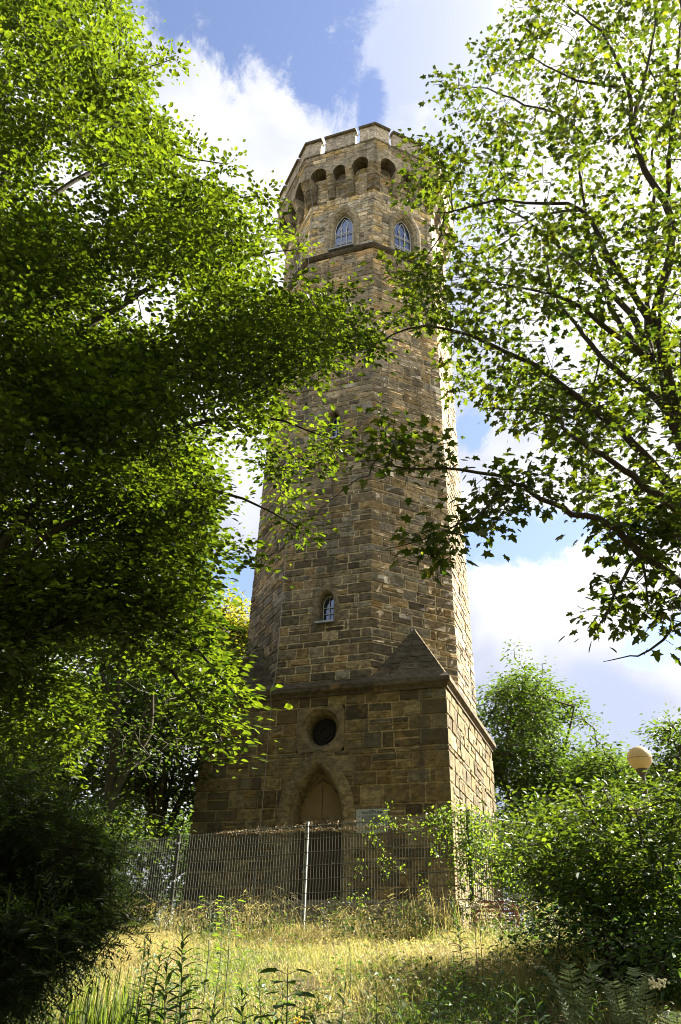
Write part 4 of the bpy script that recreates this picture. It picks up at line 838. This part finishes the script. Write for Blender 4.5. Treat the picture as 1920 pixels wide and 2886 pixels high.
# ------------------------------------------------------------------ ground vegetation
def pnoise(x, y, s=1.0, o=0): return np.sin(x*1.3*s+o)*np.cos(y*1.1*s-o)+.6*np.sin(x*2.9*s+y*1.7*s+o*2)+.4*np.sin(y*4.3*s-x*2.2*s+o)
def grass(name, label, n, xr, yr, h, width, tint, seed, mask=None, bend=.5, seedhead=0, cat='grass'):
    r = np.random.default_rng(seed); x = r.uniform(*xr, n*2); y = r.uniform(*yr, n*2)
    k = np.ones(len(x), bool)
    if mask is not None: k &= r.random(len(x)) < mask(x, y)
    x = x[k][:n]; y = y[k][:n]; N = len(x); a = r.uniform(0, 2*math.pi, N); H = h*r.uniform(.45, 1.25, N)*(1+.25*pnoise(x, y, 1.6, seed)); H = np.maximum(H, .05)
    B = H*bend*r.uniform(.1, 1.5, N); dx, dy = np.cos(a), np.sin(a); w = width*r.uniform(.6, 1.3, N); P = np.stack([x, y, hgt(x, y)-.02], 1)
    lev = [0, .4, .75, 1.0]; V = []
    for l, ww in zip(lev, [1, .8, .5, .12]):
        c = P+np.stack([dx*B*l**2.2, dy*B*l**2.2, H*(l-.18*bend*l**3)], 1); s_ = np.stack([-dy*w*ww/2, dx*w*ww/2, np.zeros(N)], 1); V += [c-s_, c+s_]
    fs = [(0, 1, 3, 2), (2, 3, 5, 4), (4, 5, 7, 6)]
    if seedhead > 0:      # drooping panicle near the tip
        sh = (r.random(N) < seedhead)[:, None]; t = V[-1]; d = np.stack([dx, dy, -np.ones(N)*.3], 1); s_ = np.stack([-dy, dx, np.zeros(N)], 1)*.005; L = H[:, None]*.20
        V += [np.where(sh, t-s_*.2, t), np.where(sh, t+d*L*.45-s_, t), np.where(sh, t+d*L+np.array([0, 0, -.01]), t), np.where(sh, t+d*L*.45+s_+np.array([0, 0, .006]), t)]; fs.append((8, 9, 10, 11))
    V = np.stack(V, 1).astype(np.float32); kk = V.shape[1]; me = bpy.data.meshes.new(name); me.vertices.add(N*kk); me.vertices.foreach_set('co', V.ravel())
    flat = np.concatenate([np.array(f) for f in fs]); L_ = len(flat); me.loops.add(N*L_); me.loops.foreach_set('vertex_index', (flat[None, :]+(np.arange(N)*kk)[:, None]).ravel().astype(np.int32))
    me.polygons.add(N*len(fs)); st = np.arange(len(fs))*4; me.polygons.foreach_set('loop_start', (st[None, :]+(np.arange(N)*L_)[:, None]).ravel().astype(np.int32)); me.polygons.foreach_set('loop_total', np.full(N*len(fs), 4, np.int32))
    tn = np.clip(tint(x, y, r), 0, 1); a_ = me.attributes.new('tint', 'FLOAT', 'POINT'); a_.data.foreach_set('value', np.repeat(tn, kk).astype(np.float32)); me.materials.append(GRASSM); me.update(calc_edges=True); me.validate()
    return tag(link(bpy.data.objects.new(name, me)), label, cat, kind='stuff')
def dry(x, y): return .27+.42*pnoise(x, y, .9, 2)+.45*sst(y, -13.5, -9)-.25*sst(x, 3.5, 7)
grass('dry_grass', 'dry straw-coloured grass with nodding seed heads on the bank', 48000, (-5, 9), (-14.2, -7.0), .18, .0048, lambda x, y, r: .72+.25*(dry(x, y)-.3)+r.normal(0, .16, len(x)), 1, lambda x, y: np.clip((dry(x, y)+.2)*(pnoise(x, y, 1.7, 9) > -.75), .04, 1), .9, .4)
grass('green_grass', 'short green grass covering the lower bank', 105000, (-5, 12), (-16.5, -7.0), .145, .0060, lambda x, y, r: .16+.35*dry(x, y)+r.normal(0, .14, len(x)), 2, lambda x, y: np.clip((1.15-dry(x, y)*.8)*np.clip(1+pnoise(x, y, 1.3, 6), .15, 1), .05, 1), .9, 0)
grass('fence_grass', 'tall bleached grass with seed heads along the fence foot', 2300, (-4.5, 6.2), (-8.3, -7.2), .52, .006, lambda x, y, r: .82+r.normal(0, .12, len(x)), 3, lambda x, y: np.clip(.5+.4*pnoise(x, y, 1.4, 5), .05, 1), .75, .9)
grass('long_grass', 'clump of long dark green grass blades left of the middle', 1100, (0, 0.01), (0, .01), .1, .01, lambda x, y, r: .1, 4) if False else None
def cover(name, label, n, xr, yr, size, seed, m, mask, T=LEAF6, hh=(.03, .25), tint=.5):
    r = np.random.default_rng(seed); x = r.uniform(*xr, n*3); y = r.uniform(*yr, n*3); k = r.random(len(x)) < mask(x, y); x = x[k][:n]; y = y[k][:n]; N = len(x)
    hz = r.uniform(*hh, N)*(.6+.5*np.clip(pnoise(x, y, 2.2, seed), -1, 1)); P = np.stack([x, y, hgt(x, y)+np.maximum(hz, .01)], 1); a = r.uniform(0, 2*math.pi, N); D = np.stack([np.cos(a), np.sin(a), r.normal(-.1, .35, N)], 1)
    X, Y, Z = frames(D, np.stack([r.normal(0, .4, N), r.normal(0, .4, N), np.ones(N)], 1))
    return tag(instanced(name, T[0], T[1], P, X, Y, Z, size*r.uniform(.5, 1.3, N), np.clip(r.normal(tint, .22, N), 0, 1), m), label, 'ground cover', kind='stuff')
cover('ground_cover', 'low broad-leaved weeds and bramble leaves on the near bank', 30000, (-5, 12), (-16.5, -7), .05, 5, HERB, lambda x, y: np.clip(.06+.75*sst(-y, 11.0, 13.2)+.5*sst(x, 4.5, 6.5)+.4*pnoise(x, y, 1.5, 3), .01, 1), hh=(.02, .3))
cover('leaf_litter', 'brown fallen leaves and dead bracken under the shrubs', 7000, (3.5, 12), (-13, -6), .05, 6, GRASSM, lambda x, y: np.clip(.3+.5*pnoise(x, y, 1.2, 1), .02, 1), hh=(.01, .08), tint=.85)
cover('nettle_patch', 'leafy nettles and weeds along the foot of the fence', 5200, (-4, 7.5), (-8.6, -7.2), .055, 8, HERB, lambda x, y: np.clip(.25+.55*pnoise(x, y, 1.9, 4)+.4*sst(x, 2, 5), .01, 1), hh=(.05, .5))

def stalk(px, D, top_py, label, ll=.14, n=46, seed=0, lean=0, name='goldenrod', head=None, ff=.22, group='tall weeds on the near bank', sz0=.55, m=None):
    g = gpos(px, D); T = at(px+lean, top_py, D); H = T[2]-g[2]; r = np.random.default_rng(seed); root = thing(name, tuple(g), label, 'plant', group)
    tt = np.linspace(0, 1, 8); top = np.array([T[0], T[1], T[2]]); pl = [g+(top-g)*t+np.array([.03*math.sin(3*t+seed), .02*math.sin(4*t), 0]) for t in tt]
    mb = MB(); mb.tube(pl, [.006*(1-.75*t) for t in tt], 5); mb.build('stem', STEM, root)
    t = np.linspace(ff, .99, n); P = np.stack([np.interp(t, tt, [p[i] for p in pl]) for i in range(3)], 1); a = np.arange(n)*2.4+seed; el = np.interp(t, [0, .7, 1], [.1, .45, 1.6])
    D_ = np.stack([np.cos(a), np.sin(a), el+r.normal(0, .15, n)], 1); X, Y, Z = frames(D_, np.array([0, 0, 1.])+r.normal(0, .1, (n, 3))); sz = ll*np.interp(t, [0, .3, .75, 1], [.7, 1.1, sz0+.25, .25])*r.uniform(.8, 1.15, n)
    instanced('foliage', *LANCE, P, X, Y, Z, sz, np.clip(r.normal(.4, .15, n), 0, 1), m or HERB, root)
    if head:
        h = MB()
        for q in range(7): c = top+r.normal(0, .022, 3)+np.array([0, 0, .01]); h.sphere(c, .012, 6, 4)
        h.build('flower_head', head, root)
    return root
stalk(522, 6.0, 2590, 'tallest lance-leaved weed, standing clear in front of the dry grass', .17, 54, 1, 6)
stalk(497, 5.8, 2700, 'lance-leaved weed with drooping leaves just in front of the tallest one', .20, 34, 2, -8)
stalk(428, 6.4, 2625, 'slim lance-leaved weed left of the tallest one', .12, 46, 3, -6)
stalk(452, 6.2, 2655, 'short bushy weed between the two slim left-hand stalks', .12, 44, 4, 4)
stalk(410, 6.1, 2640, 'leftmost narrow weed stalk beside the long grass clump', .11, 40, 5, 8)
stalk(620, 7.6, 2540, 'thin upright weed in the dry grass below the fence', .09, 30, 6, 4)
stalk(1290, 8.0, 2535, 'tall pale green weed spike in front of the fence corner', .13, 60, 7, -8)
stalk(1300, 6.0, 2690, 'leafy willowherb in the near bank below the fence corner', .13, 50, 8, -10)
stalk(1240, 5.8, 2740, 'shorter willowherb left of the leafy one', .13, 44, 9, 6)
stalk(1395, 5.9, 2640, 'dark spindly thistle with spiny leaves in the right foreground', .11, 30, 10, 14)
stalk(1415, 5.6, 2700, 'second dark thistle leaning beside the spindly one', .12, 30, 11, -12)
stalk(1655, 5.9, 2700, 'dark narrow stalk between the two pale ferns', .09, 40, 12, -6)
stalk(980, 8.5, 2640, 'thin bare weed with few leaves at the edge of the green grass', .07, 22, 13, 3)

rw = random.Random(12)
for i_ in range(22):
    px_ = 120+i_*78+rw.uniform(-25, 25); d_ = rw.uniform(5.0, 6.6)
    stalk(px_, d_, rw.uniform(2735, 2830), 'low leafy weed among the grass along the bottom edge', rw.uniform(.08, .14), rw.randrange(16, 34), 100+i_, rw.uniform(-15, 15), 'weed', None, .1, 'low weeds along the bottom edge', .8)

def fern(px, D, top_py, label, nf=4, seed=0, L=.75, az=0):
    g = gpos(px, D); r = np.random.default_rng(seed); root = thing('fern', tuple(g), label, 'fern', 'pale ferns in the right foreground'); T = at(px, top_py, D); H = max(.4, T[2]-g[2])
    for f in range(nf):
        a = az+f*2*math.pi/nf+r.normal(0, .25); rt = H*(.25+.2*r.random()); P = []; Yd = []; Zd = []; sz = []; pl = []
        for j in range(34):
            t = j/33; p = g+np.array([math.cos(a)*rt*t**1.6, math.sin(a)*rt*t**1.6, H*r.uniform(.97, 1.0)*(math.sin(t*1.75)/math.sin(1.57))*(.95 if f else 1.0)]); pl.append(p)
        pl = np.array(pl)
        for j in range(3, 34):
            t = j/33; d = nrm(pl[j]-pl[j-1]); sd_ = nrm(np.cross(d, np.array([math.cos(a), math.sin(a), 1.2]))); w = H*.15*math.sin(min(1, t*1.35+.12)*math.pi*.5)*(1-t**2.2)+.012
            for s_ in (-1, 1): P.append(pl[j]); Yd.append(sd_*s_+d*.35); Zd.append(np.cross(d, sd_)*s_*-1); sz.append(w)
        P = np.array(P); X, Y, Z = frames(np.array(Yd), np.array(Zd)+r.normal(0, .1, (len(P), 3)))
        # pinna: saw-edged strip
        T_ = [(0, 0, 0)]+[(-.10*(1-q/8)-.02, q/8+.03, 0) if q % 2 else (-.035, q/8, 0) for q in range(1, 8)]+[(0, 1, -.05)]+[(.10*(1-q/8)+.02, q/8+.03, 0) if q % 2 else (.035, q/8, 0) for q in range(7, 0, -1)]
        mb = MB(); mb.tube(pl, [.004*(1-.8*i/33) for i in range(34)], 4); st = mb.build('frond', STEM, root)
        instanced('pinnae', T_, [tuple(range(len(T_)))[::-1]], P, X, Y, Z, sz, np.clip(r.normal(.8, .1, len(P)), 0, 1), FERNM, st)
FERNM = m_leaf('fern_pinna', ((.05, .08, .035), (.09, .13, .06), (.15, .19, .10)), ((.08, .13, .03), (.14, .18, .07)), .3, .6)
fern(1595, 6.2, 2700, 'left pale green fern with an upright frond', 3, 1, az=.6)
fern(1720, 6.3, 2750, 'middle pale fern leaning to the left', 3, 2, az=2.6)
fern(1775, 6.4, 2725, 'right pale fern catching the sun', 3, 3, az=1.2)
fern(1850, 5.4, 2830, 'small low fern at the right edge of the foreground', 4, 4)

# maple seedling, long grass clump, corner weeds
def seedling(px, D, top_py, label, n=16, seed=0, ls=.13, T=MAPLEL, m=HERB, name='maple_seedling'):
    g = gpos(px, D); t_ = at(px, top_py, D); r = np.random.default_rng(seed); root = thing(name, tuple(g), label, 'plant'); mb = MB(); mb.tube([g, (g+t_)/2+np.array([.02, 0, 0]), t_], [.006, .005, .003], 5)
    P = []; Yd = []
    for j in range(n):
        lv = .25+.75*(j//2)/(n/2); b = g+(t_-g)*min(lv, 1); a = (j//2)*1.57+(j % 2)*math.pi+r.normal(0, .2); d = np.array([math.cos(a), math.sin(a), .35]); e = b+d*.07; mb.tube([b, e], .002, 3); P.append(e); Yd.append(d-np.array([0, 0, .45]))
    mb.build('stem', STEM, root); P = np.array(P); X, Y, Z = frames(np.array(Yd), np.array([0, 0, 1.])+r.normal(0, .15, (n, 3))); instanced('foliage', *T, P, X, Y, Z, ls*r.uniform(.6, 1.1, n), r.uniform(.2, .6, n), m, root)
seedling(812, 5.7, 2715, 'small maple seedling with lobed leaves at the bottom centre', 18, 1)
seedling(860, 5.6, 2800, 'lower maple seedling right of the taller one at the bottom centre', 10, 2, .11)
seedling(30, 5.8, 2800, 'broad-leaved sapling tip in the bottom left corner', 14, 3, .10, LEAF6, HERB, 'sapling')
seedling(100, 5.9, 2830, 'second sapling with rounded leaves near the bottom left corner', 12, 4, .10, LEAF6, HERB, 'sapling')
seedling(595, 8.2, 2520, 'leafy young shoot standing in the dry grass before the fence', 34, 5, .085, LEAF6, CREEP, 'sapling')
seedling(650, 8.0, 2530, 'second leafy shoot right beside the one before the fence', 30, 6, .08, LEAF6, CREEP, 'sapling')
def clump(px, D, n, h, label, seed, spread=.28, tint=(.0, .25)):
    g = gpos(px, D); r = np.random.default_rng(seed); P = g+np.stack([r.normal(0, spread, n), r.normal(0, spread, n), np.zeros(n)], 1); P[:, 2] = hgt(P[:, 0], P[:, 1]); a = r.uniform(0, 6.28, n); X, Y, Z = frames(np.stack([np.cos(a)*.35, np.sin(a)*.35, np.ones(n)], 1), np.stack([np.cos(a), np.sin(a), -.3*np.ones(n)], 1)+r.normal(0, .1, (n, 3)))
    BL = ([(-.010, 0, 0), (.010, 0, 0), (-.012, .45, -.02), (.012, .45, -.02), (-.008, .8, -.10), (.008, .8, -.10), (0, 1, -.22)], [(0, 1, 3, 2), (2, 3, 5, 4), (4, 5, 6)])
    o = instanced('grass_clump', *BL, P, X, Y, Z, h*r.uniform(.6, 1.15, n), r.uniform(*tint, n), GRASSM); tag(o, label, 'grass clump')
clump(325, 7.0, 420, .50, 'clump of long dark green blades left of the tall weeds', 1)
clump(380, 6.6, 260, .42, 'smaller clump of long blades just right of the big dark one', 2, .2)
# flower heads in the right foreground, yellow blossom at the bottom
def umbel(px, py, D, label, m, n=26, s=.045, name='flower_head', drop=.5):
    c = at(px, py, D); g = np.array([c[0], c[1], float(hgt(c[0], c[1]))]); root = thing(name, tuple(g), label, 'flower'); r = np.random.default_rng(int(px)); mb = MB(); mb.tube([g, c], [.004, .002], 4); mb.build('stem', STEM, root); h = MB()
    for i in range(n): h.sphere(c+r.normal(0, s*.5, 3)*np.array([1, 1, .5]), s*.16, 6, 4)
    h.build('blossom', m, root)
umbel(1336, 2556, 8.2, 'pale dried flower head left of the other one by the fence corner', FLOWER); umbel(1350, 2551, 8.2, 'pale dried flower head right of its twin by the fence corner', FLOWER)
umbel(1845, 2775, 5.8, 'left one of two whitish seed heads near the right edge', FLOWER); umbel(1860, 2773, 5.8, 'right one of two whitish seed heads near the right edge', FLOWER)
umbel(845, 2880, 5.3, 'yellow blossom at the very bottom beside the seedlings', YEL, 16, .04)
umbel(1775, 2285, 10, 'cream elder blossom high on the shrub under the lamp', FLOWER, 60, .13); umbel(1650, 2330, 10.2, 'cream elder blossom lower on the shrub left of the lamp', FLOWER, 50, .09)

# ------------------------------------------------------------------ globe lamp
lc_ = at(1803, 2137, 19.0); lg = np.array([lc_[0], lc_[1], float(hgt(lc_[0], lc_[1]))]); rl = .262
lamp = thing('globe_lamp', tuple(lg), 'street lamp with a dirty cream globe above the shrubs', 'lamp')
def m_globe():
    m, t = mat('globe_plastic'); P = t.n('ShaderNodeTexCoord').outputs['Object']; n = t.noise(P, 4, 6, .7); n2 = t.noise(P, 26, 4, .7)
    c = t.mix(n, rgb(.38, .31, .16), rgb(.52, .46, .30)); c = t.mix(t.m('MULTIPLY', t.ramp(n2, .52, .7), .6), c, rgb(.20, .17, .10))
    b = t.n('ShaderNodeBsdfPrincipled', {'Base Color': c, 'Roughness': .3}); tr = t.n('ShaderNodeBsdfTranslucent', {'Color': rgb(.36, .29, .14)})
    finish(t, t.n('ShaderNodeMixShader', {0: .45, 1: b.outputs[0], 2: tr.outputs[0]}).outputs[0]); return m
mb = MB(); mb.sphere(tuple(lc_), rl, 32, 20, .97); mb.build('globe', m_globe(), lamp, smooth=True)
mb = MB(); mb.tube([lc_+np.array([rl*1.002*math.cos(q_*.2618), rl*1.003*math.sin(q_*.2618), -.02]) for q_ in range(25)], .004, 4); mb.build('seam', DARKST, lamp)
pm = m_plain('lamp_post_paint', (.07, .065, .05), .6, .2); mb = MB(); mb.tube([lc_-np.array([0, 0, rl*.9]), lc_-np.array([0, 0, rl+.02]), lc_-np.array([0, 0, rl+.10])], [.13, .115, .07], 16); mb.build('collar', pm, lamp)
mb = MB(); mb.tube([lc_-np.array([0, 0, rl+.08]), lc_-np.array([0, 0, 1.6]), lg-np.array([0, 0, .1])], [.058, .06, .08], 14); mb.build('pole', pm, lamp)

# ------------------------------------------------------------------ things glimpsed behind the fence
def gl(px, D, py): return at(px, py, D)
p = gl(1395, 17.0, 2560); gz = float(hgt(p[0], p[1])); rf_ = thing('red_bench', (p[0], p[1], gz), 'red metal bench frame glimpsed behind the fence at the tower foot', 'bench')
top = at(1440, 2541, 17)[2]; mb = MB(); x, y = p[0], p[1]
mb.tube([(x-.35, y, top-.02), (x+.25, y, top), (x+.36, y, top-.06), (x+.42, y, top-.35), (x+.5, y, gz)], .025, 6); mb.tube([(x-.35, y, top), (x-.42, y, gz)], .025, 6); mb.build('frame', REDP, rf_)
mb = MB()
for i in range(5): mb.box((x+.02, y-.05, top-.10-.07*i), (.85, .02, .04))
mb.build('backrest', REDP, rf_); mb = MB()
for i in range(4): mb.box((x+.02, y-.12-.09*i, gz+.42), (.9, .07, .025))
mb.build('seat', REDP, rf_)
for s_ in (-1, 1): mb = MB(); mb.box((x+s_*.38, y-.35, gz+.2), (.03, .03, .42)); mb.build('leg', REDP, rf_)
a = gl(1450, 24, 2526); b = gl(1552, 24, 2531); gz = float(hgt(a[0], a[1])); rl_ = thing('barrier_rail', tuple((a+b)/2*np.array([1, 1, 0])+np.array([0, 0, gz])), 'pale horizontal rail on short posts behind the mesh fence', 'railing')
d = (b-a); mb = MB(); c = (a+b)/2; e = d/np.linalg.norm(d); mb.box(c, (np.linalg.norm(d), .05, .10), (tuple(e), (0, 1, 0), (0, 0, 1))); mb.build('rail', PALE, rl_)
for q in (a+d*.08, a+d*.92): mb = MB(); mb.box((q[0], q[1]+.05, (q[2]+gz)/2), (.06, .06, q[2]-gz)); mb.build('post', DARKST, rl_)
a = gl(1636, 24, 2538); b = gl(1700, 24, 2542); gz = float(hgt(a[0], a[1])); rl_ = thing('orange_barrier', tuple(np.array([(a[0]+b[0])/2, (a[1]+b[1])/2, gz])), 'orange board barrier glimpsed through the shrubs', 'barrier')
d = b-a; e = d/np.linalg.norm(d); mb = MB(); mb.box((a+b)/2, (np.linalg.norm(d)*1.6, .03, .09), (tuple(e), (0, 1, 0), (0, 0, 1))); mb.build('board', ORANGE, rl_)
for q in (a, b): mb = MB(); mb.box((q[0], q[1]+.04, (q[2]+gz)/2), (.05, .05, q[2]-gz)); mb.build('leg', DARKST, rl_)
